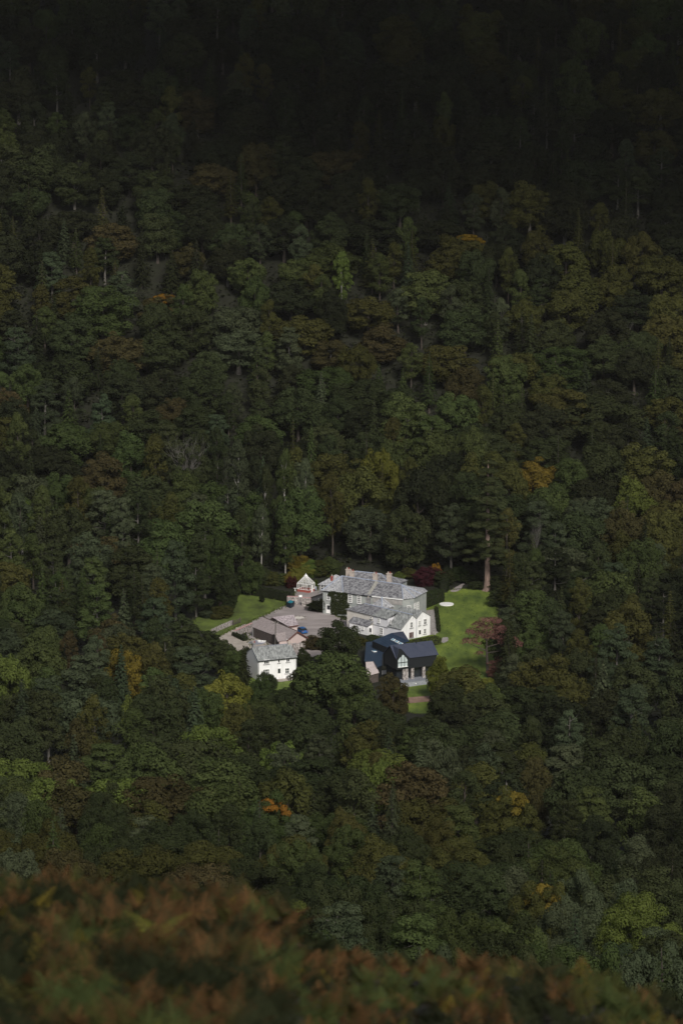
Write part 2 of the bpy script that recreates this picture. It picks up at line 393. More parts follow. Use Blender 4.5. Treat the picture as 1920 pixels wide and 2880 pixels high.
sheet('lawn', [(1100, 1990), (1110, 1900), (1130, 1800), (1180, 1730), C_(640, 450), C_(800, 300), C_(870, 290), C_(1000, 275), C_(1240, 300), C_(1262, 420), C_(1300, 700), C_(1420, 900), C_(1520, 1030), (1400, 2010), (1260, 2030)], .03, GRASS, 2)
sheet('lawn', [A_(620, 425), A_(700, 415), A_(1060, 490), A_(1080, 530), A_(840, 640), A_(640, 720), A_(470, 810), A_(330, 800), A_(200, 700), A_(260, 600), A_(380, 590), A_(480, 610), A_(560, 560)], .03, GRASS2, 2)
sheet('bare_ground', [A_(440, 455), A_(540, 448), A_(612, 480), A_(590, 520), A_(520, 575), A_(440, 560)], .05, EARTH, 2)
sheet('courtyard', [A_(1052, 532), A_(1140, 480), A_(1140, 372), A_(1375, 365), A_(1380, 560), A_(1500, 620), A_(1700, 700), A_(1720, 960), A_(1400, 1010), A_(1000, 1000), A_(760, 960), A_(700, 800), A_(690, 705), A_(850, 625)], .06, GRAVEL, 1)
sheet('track', [A_(640, 716), A_(715, 690), A_(730, 715), A_(640, 780), A_(600, 830), A_(700, 850), A_(850, 830), A_(900, 900), A_(760, 990), A_(660, 985), A_(560, 900), A_(440, 880), A_(440, 818)], .09, TRACK, 2)
sheet('gravel_path', [C_(480, 1170), C_(600, 1160), C_(760, 1150), C_(900, 1150), C_(900, 1195), C_(700, 1200), C_(560, 1214), C_(480, 1215)], .06, EARTH, 1)
sheet('garden_path', [C_(870, 305), C_(940, 262), C_(1060, 190), C_(1160, 165), C_(1160, 180), C_(1010, 225), C_(960, 300)], .06, GRAVEL, 2)
sheet('terrace', [H_(1150, 95), H_(1352, 62), H_(1400, 410), H_(1260, 445), H_(1200, 460), H_(1180, 300)], .09, PAVING, 1)
sheet('terrace', [H_(1415, 485), H_(1530, 480), H_(1500, 545), H_(1415, 570)], .09, PAVING, 1)
sheet('doorstep_yard', [F_(880, 1375), F_(1260, 1330), F_(1250, 1400), F_(960, 1440)], .07, TRACK, 1)
sheet('cottage_lawn', [(720, 1990), (660, 1960), (700, 1900), (790, 1905), (900, 1890), (940, 1960), (860, 2010)], .03, GRASS, 1)

# ------------------------------------------------------------ building helpers
def unit(a, b):
    v = Vector((b[0] - a[0], b[1] - a[1], 0)); return v.normalized()
def outward(P, Q):
    u = unit(P, Q); n = Vector((u.y, -u.x, 0)); return n if n.dot(Vector((-P[0], -P[1], 0))) > 0 else -n
def window(par, P, Q, t, z, w_, h, nx=2, ny=2, fr=FRAME, gl=GLASS, sill=True, bar=.07, name='window'):
    u = unit(P, Q); n = outward(P, Q); c = Vector((P[0], P[1], 0)) + u * t + Vector((0, 0, z)); up = Vector((0, 0, 1))
    m = MB(); o = n * .06
    for s in (-1, 1):
        m.obox(c + o + u * s * (w_ / 2 - bar / 2), u * bar / 2, n * .06, up * h / 2)
        m.obox(c + o + up * s * (h / 2 - bar / 2), u * (w_ / 2 - bar), n * .058, up * bar / 2)
    for i in range(1, nx): m.obox(c + o * .8 + u * (i / nx - .5) * w_, u * bar * .36, n * .04, up * (h / 2 - bar))
    for i in range(1, ny): m.obox(c + o * .7 + up * (i / ny - .5) * h, u * (w_ / 2 - bar), n * .035, up * bar * .36)
    f = m.build(name, fr, par)
    MB().obox(c + n * .02, u * (w_ / 2 - .02), n * .015, up * (h / 2 - .02)).build('pane', gl, f)
    if sill: MB().obox(c + n * .1 - up * (h / 2 + .06), u * (w_ / 2 + .12), n * .12, up * .055).build('sill', SILL, f)
    return f
SILL = mat('sill_stone', (.30, .30, .30))
def winpx(par, P, Q, px, py, w_, h, nx=2, ny=2, **k):
    t, z = on_wall(P, Q, px, py); return window(par, P, Q, t, z, w_, h, nx, ny, **k)
def door(par, P, Q, px, py, w_, h, leafm=FRAME, glazed=True):
    t, z = on_wall(P, Q, px, py); u = unit(P, Q); n = outward(P, Q); up = Vector((0, 0, 1)); c = Vector((P[0], P[1], 0)) + u * t + up * z
    m = MB()
    for s in (-1, 1): m.obox(c + n * .06 + u * s * w_ / 2, u * .06, n * .07, up * h / 2)
    m.obox(c + n * .06 + up * (h / 2 - .05), u * w_ / 2, n * .068, up * .055)
    m.obox(c + n * .03 - up * h * .02, u * (w_ / 2 - .06), n * .03, up * (h / 2 - .08)); d = m.build('door', leafm, par)
    if glazed: MB().obox(c + n * .075 + up * h * .17, u * (w_ / 2 - .16), n * .01, up * h * .24).build('pane', GLASS, d)
    MB().obox(c + n * .09 + u * (w_ / 2 - .14) - up * .1, u * .03, n * .04, up * .06).build('handle', STEEL, d)
    return d
def chimney(par, base, w_, dp, h, m=CHIM, pots=2, ang=-.43):
    u = Vector((math.cos(ang), math.sin(ang), 0)); n = Vector((-u.y, u.x, 0)); up = Vector((0, 0, 1)); b = Vector(base)
    k = MB().obox(b + up * (h / 2 - .6), u * w_ / 2, n * dp / 2, up * (h / 2 + .6))
    k.obox(b + up * (h - .02), u * (w_ / 2 + .1), n * (dp / 2 + .1), up * .1); c = k.build('chimney', m, par)
    for i in range(pots):
        q = b + u * ((i + .5) / pots - .5) * w_ + up * (h + .08); MB().bar(q, q + up * .45, .13, 8, .11).build('chimney_pot', BRICK if i % 2 else CHIM, c)
    return c
def ptxy(p): return Vector((p[0], p[1], 0))

# ------------------------------------------------------------ slate mansion
Hm = 6.2
MA = W(907.9, 1660.2, Hm); MC = W(1130.8, 1684.4, Hm); MD = W(1163.9, 1680.6, Hm); ME = W(1181.1, 1671, Hm)
mu = unit(MA, MC); mb = Vector((-mu.y, mu.x, 0)); DEP = 13.0
MDb = MD + mb * (DEP - 2 * (MD - MC).dot(mb)); MCb = MC + mb * DEP; MAb = MA + mb * DEP
R1 = W(960.8, 1620, 8.85); R2 = W(1128.9, 1644.2, 8.5)
man = thing('slate_mansion', 'large grey-green country mansion with mottled slate hipped roofs and five chimneys beside the gravel courtyard', 'house', ptxy(MA))
MB().prism([MA, MC, MD, ME, MDb, MCb, MAb], -.5, Hm - .02).build('wall', GREYW, man)
def ov(p, c=None, k=.35):                             # push an eave corner outward
    c = c or (MA + MC + MCb + MAb) / 4; d = (p - c); d.z = 0; return p + d.normalized() * k + Vector((0, 0, 0))
eA, eC, eD, eE, eDb, eCb, eAb = [ov(p) for p in (MA, MC, MD, ME, MDb, MCb, MAb)]
up = Vector((0, 0, 1))
hipf = on_plane(eA, eC, R1, 964.6, 1666.1)
t_ = (hipf - eA).dot(mu) / (eC - eA).dot(mu); hipf = eA.lerp(eC, t_)
MB().slab([hipf, eC, R2, R1], .14).build('roof', SLATE, man)
MB().slab([eA, hipf, R1], .14).build('roof', SLATE2, man)
MB().slab([eAb, eA, R1], .14).build('roof', SLATE2, man)
MB().slab([eCb, eAb, R1, R2], .14).build('roof', SLATE, man)
m = MB()
for a, b in ((eC, eD), (eD, eE), (eE, eDb), (eDb, eCb)): m.slab([a, b, R2], .14)
m.build('roof', SLATE2, man)
nn = (eC - eA).cross(R1 - eA).normalized()
MB().slab([on_plane(eA, eC, R1, x, y) + nn * .1 for x, y in ((1033, 1671.5), (1041, 1672.5), (1064, 1637), (1055, 1634.5))], .12).build('roof_strip', MORTAR, man)
for a, b in ((hipf, R1), (eC.lerp(R2, .02), R2), (R1, R2), (R2, eD), (R2, eE), (R1, eA)):
    MB().bar(a + up * .05, b + up * .05, .11, 6).build('ridge', LEAD, man)
g0 = eA.lerp(eC, (1046 - 908) / 223); MB().obox((g0 + eC) / 2 - up * .14 - mb * .06, (eC - g0) / 2, mb * .06, up * .12).build('fascia', FRAME, man)
MB().obox((MA.lerp(MC, .63) + MC) / 2 - mb * .05 - up * 1.0, (MC - MA.lerp(MC, .63)) / 2, mb * .045, up * .65).build('wall_band', mat('pale_band', (.42, .39, .36), col2=(.26, .25, .24), scale=1.3), man)
MB().obox((eA + g0) / 2 - up * .16 - mb * .05, (g0 - eA) / 2, mb * .07, up * .07).build('gutter', BLACK, man)
for px, py, ww, hh, a, b in ((923.2, 1679.3, .95, 1.5, 2, 2), (948, 1681.2, .95, 1.5, 2, 2), (984.4, 1683.1, 1.15, 2.1, 3, 4), (1009.9, 1686.3, 1.15, 2.1, 3, 4), (980.5, 1715.6, 1.15, 1.9, 3, 4)):
    winpx(man, MA, MC, px, py, ww, hh, a, b, bar=.12)
door(man, MA, MC, 923.4, 1712.5, 1.1, 2.3)
winpx(man, MC, MD, 1148.6, 1709, 1.15, 1.2, 3, 3, bar=.1)
winpx(man, MD, ME, 1166.3, 1708.6, 1.1, 2.3, 2, 4, bar=.12); winpx(man, MD, ME, 1174.5, 1705.4, 1.1, 2.3, 2, 4, bar=.12)
# rear block
r1 = W(1001, 1606.6, 8.5); r2 = W(1072, 1614.2, 8.4); hb = 4.6; ru = unit(r1, r2)
q = [r1 - ru * 3 - mb * hb, r2 + ru * 5.5 - mb * hb, r2 + ru * 5.5 + mb * hb, r1 - ru * 3 + mb * hb]; q = [Vector((p.x, p.y, 6.3)) for p in q]
MB().prism([ov(p, (r1 + r2) / 2, -.4) for p in q], 4, 6.25).build('wall', GREYW, man)
m = MB(); m.slab([q[0], q[1], r2, r1], .14); m.slab([q[1], q[2], r2], .14); m.slab([q[2], q[3], r1, r2], .14); m.slab([q[3], q[0], r1], .14); m.build('roof', SLATE, man)
m = MB().bar(r1 + up * .05, r2 + up * .05, .11).bar(r2 + up * .05, q[1], .11).bar(r1 + up * .05, q[0], .11).build('ridge', LEAD, man)
# tower at the rear left
tf = Y(896.4, 1643.5, 986.5); tz = tf.z; s = 6.6
q = [tf, tf + mu * s, tf + mu * s + mb * s, tf + mb * s]; ap = W(935.3, 1613, tz + 2.1); ap = Vector(((q[0].x + q[2].x) / 2, (q[0].y + q[2].y) / 2, tz + 2.3))
MB().prism(q, -.5, tz - .02).build('wall', STONEW, man); qe = [ov(p, (q[0] + q[2]) / 2, .35) for p in q]
m = MB()
for i in range(4): m.slab([qe[i], qe[(i + 1) % 4], ap], .12)
m.build('roof', SLATE2, man); winpx(man, q[0], q[1], 906.3, 1652, .75, 1.5, 1, 2, bar=.1)
chimney(man, Vector((ap.x - 1.0, ap.y - 1.6, tz + .9)), .45, .45, 1.2, BRICK, 1)
for px, py, top, ww, zz in ((978.3, 1620, 1600.5, .95, 8.2), (989.5, 1625, 1606, 1.15, 8.5), (1055, 1634, 1613.5, 1.1, 8.4), (1094, 1639, 1612.5, 1.15, 8.2)):
    chimney(man, W(px, py, zz), ww, .8, (py - top) / 10.9, pots=2)
# pyramid-roofed kitchen block in front of the mansion, and its stack
kap = Y(1073.5, 1679, 968.0); kz = Y(1074.6, 1713.7, 965).z; hd = 3.15
q = [Vector((kap.x + dx, kap.y + dy, kz)) for dx, dy in ((0, -hd), (hd, 0), (0, hd), (-hd, 0))]
MB().prism([ov(p, kap, -.25) for p in q], -.5, kz - .01).build('wall', STONEW, man); m = MB()
for i in range(4): m.slab([q[i], q[(i + 1) % 4], Vector((kap.x, kap.y, kap.z))], .12)
m.build('roof', SLATE2, man); MB().bar(q[0] + up * .04, kap + up * .04, .13).build('ridge', LEAD, man)
chimney(man, Y(1035.4, 1710, 966.5), 1.0, .8, 2.6, STONEW, 1)
# low stone outbuilding at its left end
P0 = Vector((MA.x + .1, MA.y + .9, 0)); P1 = W(872.5, 1703, 0); ob = thing('stone_outhouse', 'low dark stone outhouse with a sloping roof, leaning on the left end of the mansion', 'outhouse', P1)
b3 = Vector((-(P0 - P1).normalized().y, (P0 - P1).normalized().x, 0)) * 3.2
mm = MB(); mm.prism([P1, P0, P0 + up * 5.1, P1 + up * 2.0], 0, d=b3); mm.build('wall', STONEW, ob)
MB().slab([P1 + up * 2.1 - b3 * .08, P0 + up * 5.25 - b3 * .08, P0 + up * 5.25 + b3 * 1.05, P1 + up * 2.1 + b3 * 1.05], .12).build('roof', DTIMB, ob)
winpx(ob, P1, P0, 897.3, 1690, .6, 1.1, 1, 2, bar=.1)

# ------------------------------------------------------------ white gabled wing
ga = R(41.5); wg = Vector((math.cos(ga), math.sin(ga), 0)); wb = Vector((math.cos(R(135)), math.sin(R(135)), 0))
G0 = W(1127.8, 1768.9, 3.2); G0 = Vector((G0.x, G0.y, 0))
def wl(t, b, z): return G0 + wg * t + wb * b + up * z
wing = thing('white_house', 'long white rendered house with twin gables and grey slate roofs standing before the mansion', 'house', G0)
LEN = 19.2
MB().prism([wl(0, .02, 0), wl(0, .02, 3.2), wl(3.6, .02, 6.15), wl(5.1, .02, 5.0), wl(5.1, .02, 0)], 0, d=wb * .5).build('wall', WHITE, wing)
MB().prism([wl(5.1, 0, 0), wl(5.1, 0, 5.0), wl(7.1, 0, 6.55), wl(9.8, 0, 5.0), wl(9.8, 0, 0)], 0, d=wb * .5).build('wall', WHITE, wing)
MB().prism([wl(0, .5, 0), wl(5.1, .5, 0), wl(5.1, 9.9, 0), wl(0, 9.9, 0)], -.3, 3.15).prism([wl(.02, 4.6, 0), wl(5.1, 4.6, 0), wl(5.1, 9.9, 0), wl(.02, 9.9, 0)], 3.15, 4.98).build('wall', mat('white_side_render', (.70, .69, .70), col2=(.62, .61, .62), scale=.5), wing)
MB().prism([wl(.03, 9.9, 0), wl(5.1, 9.9, 0), wl(5.1, LEN, 0), wl(.03, LEN, 0)], -.3, 4.98).build('wall', CREAM, wing)
MB().prism([wl(5.1, .5, 0), wl(9.8, .5, 0), wl(9.8, 8.2, 0), wl(5.1, 8.2, 0)], -.3, 4.95).build('wall', WHITE, wing)
m = MB(); m.slab([wl(-.25, -.2, 3.1), wl(-.25, 4.7, 3.1), wl(3.6, 4.7, 6.3), wl(3.6, -.2, 6.3)], .12); m.slab([wl(3.6, -.2, 6.3), wl(3.6, LEN - 2, 6.3), wl(5.1, LEN - 2, 5.1), wl(5.1, -.2, 5.1)], .12); m.build('roof', SLATE3, wing)
MB().slab([wl(-.3, 4.7, 5.0), wl(-.3, 9.95, 5.0), wl(3.6, 9.95, 6.3), wl(3.6, 4.7, 6.3)], .12).build('roof', SLATE3, wing)
m = MB(); m.slab([wl(-.3, 9.95, 5.0), wl(-.3, LEN + .3, 5.0), wl(3.6, LEN - 2.5, 6.3), wl(3.6, 9.95, 6.3)], .12); m.slab([wl(-.3, LEN + .3, 5), wl(5.3, LEN + .3, 5), wl(3.6, LEN - 2.5, 6.3)], .12); m.build('roof', SLATE, wing)
m = MB(); m.slab([wl(5.1, -.2, 5.15), wl(5.1, 8.6, 5.15), wl(7.1, 7, 6.7), wl(7.1, -.2, 6.7)], .12); m.slab([wl(7.1, -.2, 6.7), wl(7.1, 7, 6.7), wl(10.1, 8.6, 4.95), wl(10.1, -.2, 4.95)], .12); m.build('roof', SLATE3, wing)
MB().bar(wl(3.6, -.2, 6.34), wl(3.6, LEN - 2.5, 6.34), .1).build('ridge', LEAD, wing)
MB().bar(wl(5.1, -.08, 5.1), wl(5.1, -.08, .1), .06).build('drainpipe', STEEL, wing)
W0, W1 = wl(0, 0, 0), wl(9.8, 0, 0)
for px, py, ww, hh, a, b in ((1155.8, 1757.5, .9, 1.5, 2, 2), (1178.6, 1752, .6, 1.2, 2, 2), (1194.2, 1748.3, 1.0, 1.5, 2, 2), (1193.7, 1775, .9, 1.4, 2, 2)):
    winpx(wing, W0, W1, px, py, ww, hh, a, b, bar=.1)
for px, py in ((1151.5, 1786.5), (1155.6, 1785.7), (1159.8, 1784.8)): winpx(wing, W0, W1, px, py, .34, 1.35, 1, 1, fr=BROWN, bar=.07)
winpx(wing, W0, W1, 1161, 1738, .3, .4, 1, 1, sill=False)
door(wing, W0, W1, 1179.5, 1782, .9, 2.1)
S0, S1 = wl(0, 0, 0), wl(0, LEN, 0)
winpx(wing, S0, S1, 1064.8, 1745, .8, 1.3, 2, 2, bar=.12); winpx(wing, S0, S1, 1072, 1775.2, 1.2, 1.8, 2, 3, bar=.12); winpx(wing, S0, S1, 1098.2, 1749.5, .5, 1.0, 1, 2)
winpx(wing, S0, S1, 1002.5, 1743.5, 1.0, 1.0, 2, 2, bar=.14); winpx(wing, S0, S1, 1025, 1746.5, 1.0, .8, 2, 2, bar=.14); winpx(wing, S0, S1, 1043.5, 1737, .6, .6, 1, 2)
MB().obox(wl(-.06, 7.2, 2.7), wb * 2.6, wg * .07, up * .06).build('ledge', SILL, wing)
# lean-to on its courtyard side
l0, l1 = wl(-1.7, 10.0, 0), wl(-1.7, 16.5, 0)
MB().prism([wl(-1.7, 10, 0), wl(-.01, 10, 0), wl(-.01, 16.5, 0), wl(-1.7, 16.5, 0)], -.3, 2.35).build('wall', WHITE, wing)
MB().slab([wl(-1.95, 9.7, 2.4), wl(-1.95, 16.8, 2.4), wl(-.02, 16.8, 3.5), wl(-.02, 9.7, 3.5)], .1).build('roof', SLATE, wing)
door(wing, l0, l1, 1041.8, 1776, .9, 1.9); winpx(wing, l0, l1, 1020.5, 1767, .5, .8, 1, 2, bar=.09)

# ------------------------------------------------------------ black-clad modern house
EL, ER = W(1113.6, 1852.1, 6.8), W(1230, 1838.6, 6.8); zu = unit(EL, ER); ER = EL + zu * (ER - EL).dot(zu); zb = Vector((-zu.y, zu.x, 0))
RL = W(1096, 1813.8, 9.3); RL = EL + zb * 3.4 + up * 2.5; RR = ER + zb * 3.4 + up * 2.5; wd = 6.8
z0 = on_wall(EL, ER, 1126, 1883)[1]; zd = max(1.1, on_wall(EL, ER, 1150, 1911)[1])
blk = thing('black_house', 'modern black-clad house with charcoal metal roofs and an arched white window by the lawn', 'house', ptxy(EL))
L_ = (ER - EL).length
def bl(t, b, z): return ptxy(EL) + zu * t + zb * b + up * z
MB().prism([bl(.2, .02, 0), bl(L_ - .2, .02, 0), bl(L_ - .2, wd, 0), bl(.2, wd, 0)], z0, 6.7).prism([bl(.2, .02, 6.7), bl(.2, wd, 6.7), bl(.2, 3.4, 9.2)], 0, d=zu * .3).prism([bl(L_ - .5, .02, 6.7), bl(L_ - .5, wd, 6.7), bl(L_ - .5, 3.4, 9.2)], 0, d=zu * .3).build('wall', BLACK, blk)
dpx = [(650, 515), (688, 345), (712, 338), (745, 352), (790, 400), (840, 462), (882, 492)]
dor = [on_wall(EL, ER, *I_(x, y)) for x, y in dpx]
tL, tR = dor[0][0], dor[-1][0]
zr = lambda b: 6.8 + b / 3.4 * 2.5
# front roof slope in two pieces either side of the dormer, which cuts back to where the slope reaches its height
tm = dor[2][0]; bm = min(3.2, (dor[2][1] - 6.8) / 2.5 * 3.4)
m = MB(); m.slab([bl(-.1, -.15, zr(-.15)), bl(tL, -.15, zr(-.15)), bl(tm, bm, zr(bm)), bl(tm, 3.4, 9.3), bl(-.1, 3.4, 9.3)], .12)
m.slab([bl(tR, -.25, zr(-.25)), bl(L_ + .15, -.25, zr(-.25)), bl(L_ + .15, 3.4, 9.3), bl(tm, 3.4, 9.3), bl(tm, bm, zr(bm))], .12)
m.slab([bl(-.1, 3.4, 9.3), bl(L_ + .15, 3.4, 9.3), bl(L_ + .15, wd + .2, 6.7), bl(-.1, wd + .2, 6.7)], .12).build('roof', BROOF, blk)
MB().prism([bl(t, -.06, z) for t, z in dor], 0, d=zb * .3).build('dormer_wall', BLACK, blk)
m = MB()
for (ta, za), (tb, zc) in zip(dor[1:], dor[2:]):
    ba, bb = max(.1, (za - 6.8) / 2.5 * 3.4), max(.1, (zc - 6.8) / 2.5 * 3.4); m.slab([bl(ta, -.12, za + .06), bl(tb, -.12, zc + .06), bl(tb, bb + .1, zc + .06), bl(ta, ba + .1, za + .06)], .08)
ta, za = dor[0]; tb, zc = dor[1]; m.slab([bl(ta, -.12, za + .06), bl(tb, -.12, zc + .06), bl(tb, (zc - 6.8) / 2.5 * 3.4, zc + .06), bl(ta, .05, za + .06)], .08)
m.build('dormer_roof', BROOF, blk)
PALEG = mat('blind_behind_glass', (.50, .56, .55), rough=.25, spec=.6)  # pale pane colour stands in for the sky reflected in the glass
arch = [on_wall(EL, ER, *I_(x, y)) for x, y in ((680, 665), (680, 548), (700, 515), (735, 482), (765, 446), (792, 466), (822, 500), (845, 535), (845, 652))]
aw = MB().prism([bl(t, -.10, z) for t, z in arch], 0, d=zb * .03).build('window', PALEG, blk)
m = MB()
for x in (738, 792):
    (ta, za), (tb, zc) = on_wall(EL, ER, *I_(x, 660)), on_wall(EL, ER, *I_(x, 462)); m.obox(bl(ta, -.13, (za + zc) / 2), zu * .07, zb * .03, up * (zc - za) / 2)
(ta, za), (tb, zc) = on_wall(EL, ER, *I_(680, 590)), on_wall(EL, ER, *I_(845, 575)); m.obox(bl((ta + tb) / 2, -.132, (za + zc) / 2), zu * (tb - ta) / 2, zb * .03, up * .08); m.build('glazing_bar', BLACK, aw)
MB().obox(bl((arch[0][0] + arch[-1][0]) / 2, -.16, arch[0][1] - .05), zu * 1.3, zb * .08, up * .06).build('sill', FRAME, aw)
MB().bar(bl(L_ * .62, 3.1, 9.1), bl(L_ * .62, 3.1, 9.9), .13).build('flue', BLACK, blk)
m = MB().prism([bl(.6, 1.2, 0), bl(L_ - .6, 1.2, 0), bl(L_ - .6, wd, 0), bl(.6, wd, 0)], 0, z0); m.build('glazed_wall', GLASS, blk)
for px in (1137, 1144, 1160, 1192):
    t, z = on_wall(EL, ER, px, 1895); MB().box(-.38, -.3, 0, .38, .3, z0 - zd).v
    MB().obox(bl(t, .35, (z0 + zd) / 2), zu * .36, zb * .3, up * (z0 - zd) / 2).build('pier', RUBBLE, blk)
d0, d1 = W(1143, 1919, zd), W(1216, 1909, zd)
MB().prism([bl(1.5, 1.1, 0), ptxy(d0) + zu * -1.5, ptxy(d1), bl(L_ + 1, 1.1, 0)], zd - .12, zd).build('deck', mat('grey_decking', (.24, .25, .28), col2=(.19, .20, .22), scale=2, stretch=(1, 8, 1)), blk)
MB().prism([ptxy(d0) + zu * -1.4 + zb * .25, ptxy(d0) + zu * -1.4 + zb * .05, ptxy(d1) + zb * .05, ptxy(d1) + zb * .25], -.2, zd - .13).build('retaining_wall', mat('grey_stone_facing', (.26, .27, .29), col2=(.33, .34, .36), scale=2), blk)
for x, y in ((993, 958), (1198, 930)):
    t, z = on_wall(d0, d1, *I_(x, y)); c = ptxy(d0) + unit(d0, d1) * t + up * max(.5, z); MB().bar(c, c - zb * .12, .16, 10).build('lamp', FRAME, blk)
m = MB()
for i in range(9):
    c = ptxy(d0).lerp(ptxy(d1), i / 8) + zb * .12; m.bar(c + up * zd, c + up * (zd + .95), .03, 5)
m.bar(ptxy(d0) + zb * .12 + up * (zd + .95), ptxy(d1) + zb * .12 + up * (zd + .95), .03, 5).build('railing', STEEL, blk)
# rear roof with skylights
a, b, c, d, e = W(*I_(228, 205), 5.0), W(*I_(560, 65), 7.0), W(*I_(772, 34), 6.6), W(*I_(880, 205), 6.9), W(*I_(492, 318), 5.0)
MB().prism([e, d, c, b, a], 0, 4.95).build('wall', BLACK, blk)
MB().slab([a, e, d, b], .14).build('roof', NAVY, blk); MB().slab([b, d, c], .14).build('roof', BROOF, blk)
nn = (e - a).cross(b - a).normalized(); nn = nn if nn.z > 0 else -nn
for k in range(3):
    o = (k * 66, k * 33); q = [on_plane(a, e, b, *I_(x + o[0], y + o[1])) for x, y in ((590, 162), (640, 184), (606, 212), (556, 190))]
    f = MB().slab([p + nn * .12 for p in q], .1).build('skylight', FRAME, blk); cc = sum(q, Vector()) / 4
    MB().slab([cc + (p - cc) * .8 + nn * .16 for p in q], .05).build('pane', SKYGLASS, f)
m = MB()
for i in range(1, 8): m.bar(a.lerp(e, i / 8) + nn * .03, b.lerp(d, i / 8) + nn * .03, .035, 4)
m.build('roof_seams', NAVY, blk)
lo = [W(*I_(x, y), 3.3) for x, y in ((120, 225), (235, 212), (500, 325), (520, 400), (405, 410), (400, 622), (322, 662), (245, 545), (90, 548))]
MB().prism(lo, 3.0, 3.3).build('roof', NAVY, blk); MB().prism([p.lerp(sum(lo, Vector()) / 9, .06) for p in lo], 0, 2.98).build('wall', BLACK, blk)
q = on_plane(lo[0], lo[2], lo[4], *I_(262, 392)); f = MB().obox(q + up * .1, zu * .45, zb * .6, up * .08).build('skylight', FRAME, blk); MB().obox(q + up * .2, zu * .36, zb * .5, up * .03).build('pane', SKYGLASS, f)
# small pink-roofed shed and white wall
q = [W(*I_(110, 560), 2.9), W(*I_(245, 540), 3.1), W(*I_(348, 760), 2.4), W(*I_(130, 820), 2.2)]
sh = thing('shed', 'small shed with a pale pinkish roof, tucked between the dark tree and the navy roof', 'shed', ptxy(q[0]))
MB().slab(q, .12).build('roof', mat('pale_pink_roof', (.50, .42, .40), col2=(.58, .50, .48), scale=.7), sh); MB().prism([p.lerp(sum(q, Vector()) / 4, .08) for p in q], 0, 2.1).build('wall', DTIMB, sh)
def wall_run(pts, h, th, m, name, label, cat, cope=None, z=0):
    P = [ptxy(W(*p)) for p in pts]; t = thing(name, label, cat, P[0]); body = MB(); cp = MB()
    for i, (a_, b_) in enumerate(zip(P, P[1:])):
        u = unit(a_, b_); n = Vector((-u.y, u.x, 0)); a2 = a_ - u * (th / 2 - .003 * i if i else 0)
        hh = h - .004 * i
        body.prism([a2, b_, b_ + n * th, a2 + n * th], -.3, hh)
        if cope: cp.prism([a2 - n * .06, b_ - n * .06, b_ + n * (th + .06), a2 + n * (th + .06)], hh + .002, hh + .12)
    body.build('wall', m, t)
    if cope: cp.build('coping', cope, t)
    return t
wall_run([I_(352, 800), I_(535, 782)], .9, .3, WHITE, 'garden_wall', 'short low white wall in front of the black house, by the brown bush', 'wall')
PINKC = mat('pinkish_coping', (.42, .26, .25))
wall_run([G_(180, 1060), G_(400, 1068), G_(508, 1062)], 2.2, .5, RUBBLE, 'stone_wall', 'rubble wall with pink coping behind the turquoise skip, left of the courtyard gateway', 'wall', PINKC)
wall_run([G_(612, 1090), G_(900, 1105)], 2.2, .5, RUBBLE, 'stone_wall', 'rubble wall with pink coping right of the courtyard gateway, next to the outhouse', 'wall', PINKC)
wall_run([(598, 1783), (628, 1769), (655, 1757.5)], 1.15, .5, RUBBLE, 'stone_wall', 'pale dry-stone wall beside the track, along the edge of the left lawn', 'wall')
wall_run([F_(262, 668), F_(545, 540)], 1.5, .45, RUBBLE, 'stone_wall', 'rubble yard wall between the track and the barn yard', 'wall', PINKC)
wall_run([F_(1235, 905), F_(1440, 880)], 1.6, .5, RUBBLE, 'stone_wall', 'dark rubble wall just behind the right end of the cottage roof', 'wall')
wall_run([A_(1272, 855), A_(1420, 868)], 1.5, .5, RUBBLE, 'stone_wall', 'stone wall between the barn gable and the dark yew', 'wall')
wall_run([H_(1200, 452), H_(1262, 440), H_(1310, 452)], .6, .6, PAVING, 'stone_wall', 'low stone wall at the foot of the white gable, above the clipped hedge', 'wall')
gt = thing('gate', 'dark timber field gate between the pale dry-stone wall and the track', 'gate', ptxy(W(655, 1760))); m = MB(); g0, g1 = ptxy(W(656, 1759.5)), ptxy(W(676, 1752))
for i in range(5): m.obox((g0 + g1) / 2 + up * (.25 + .24 * i), (g1 - g0) / 2, Vector((0, .03, 0)), up * .06)
m.bar(g0 + up * .25, g1 + up * 1.2, .04).build('rails', DTIMB, gt)
for g in (g0, g1): MB().bar(g, g + up * 1.5, .12, 8).build('post', DTIMB, gt)

# ------------------------------------------------------------ white cottage
CA, CB = W(726.1, 1857.4, 5.2), W(833.9, 1846.6, 5.2); cu = unit(CA, CB); cb = Vector((-cu.y, cu.x, 0)); CL = (CB - CA).dot(cu); CDp = 8.2
cot = thing('white_cottage', 'white two-storey cottage with a grey slate gable roof, nearest to the viewer below the barn', 'house', ptxy(CA))
def cl(t, b, z): return ptxy(CA) + cu * t + cb * b + up * z
MB().prism([cl(0, 0, 0), cl(CL, 0, 0), cl(CL, CDp, 0), cl(0, CDp, 0)], -.4, 5.1).prism([cl(0, 0, 5.1), cl(0, CDp, 5.1), cl(0, CDp / 2, 7.25)], 0, d=cu * .3).prism([cl(CL - .3, 0, 5.1), cl(CL - .3, CDp, 5.1), cl(CL - .3, CDp / 2, 7.25)], 0, d=cu * .3).build('wall', WHITE, cot)
MB().slab([cl(-.12, -.3, 5.1), cl(CL + .12, -.3, 5.1), cl(CL + .12, CDp / 2, 7.45), cl(-.12, CDp / 2, 7.45)], .14).slab([cl(-.12, CDp + .3, 5.1), cl(CL + .12, CDp + .3, 5.1), cl(CL + .12, CDp / 2, 7.45), cl(-.12, CDp / 2, 7.45)], .14).build('roof', SLATE3, cot)
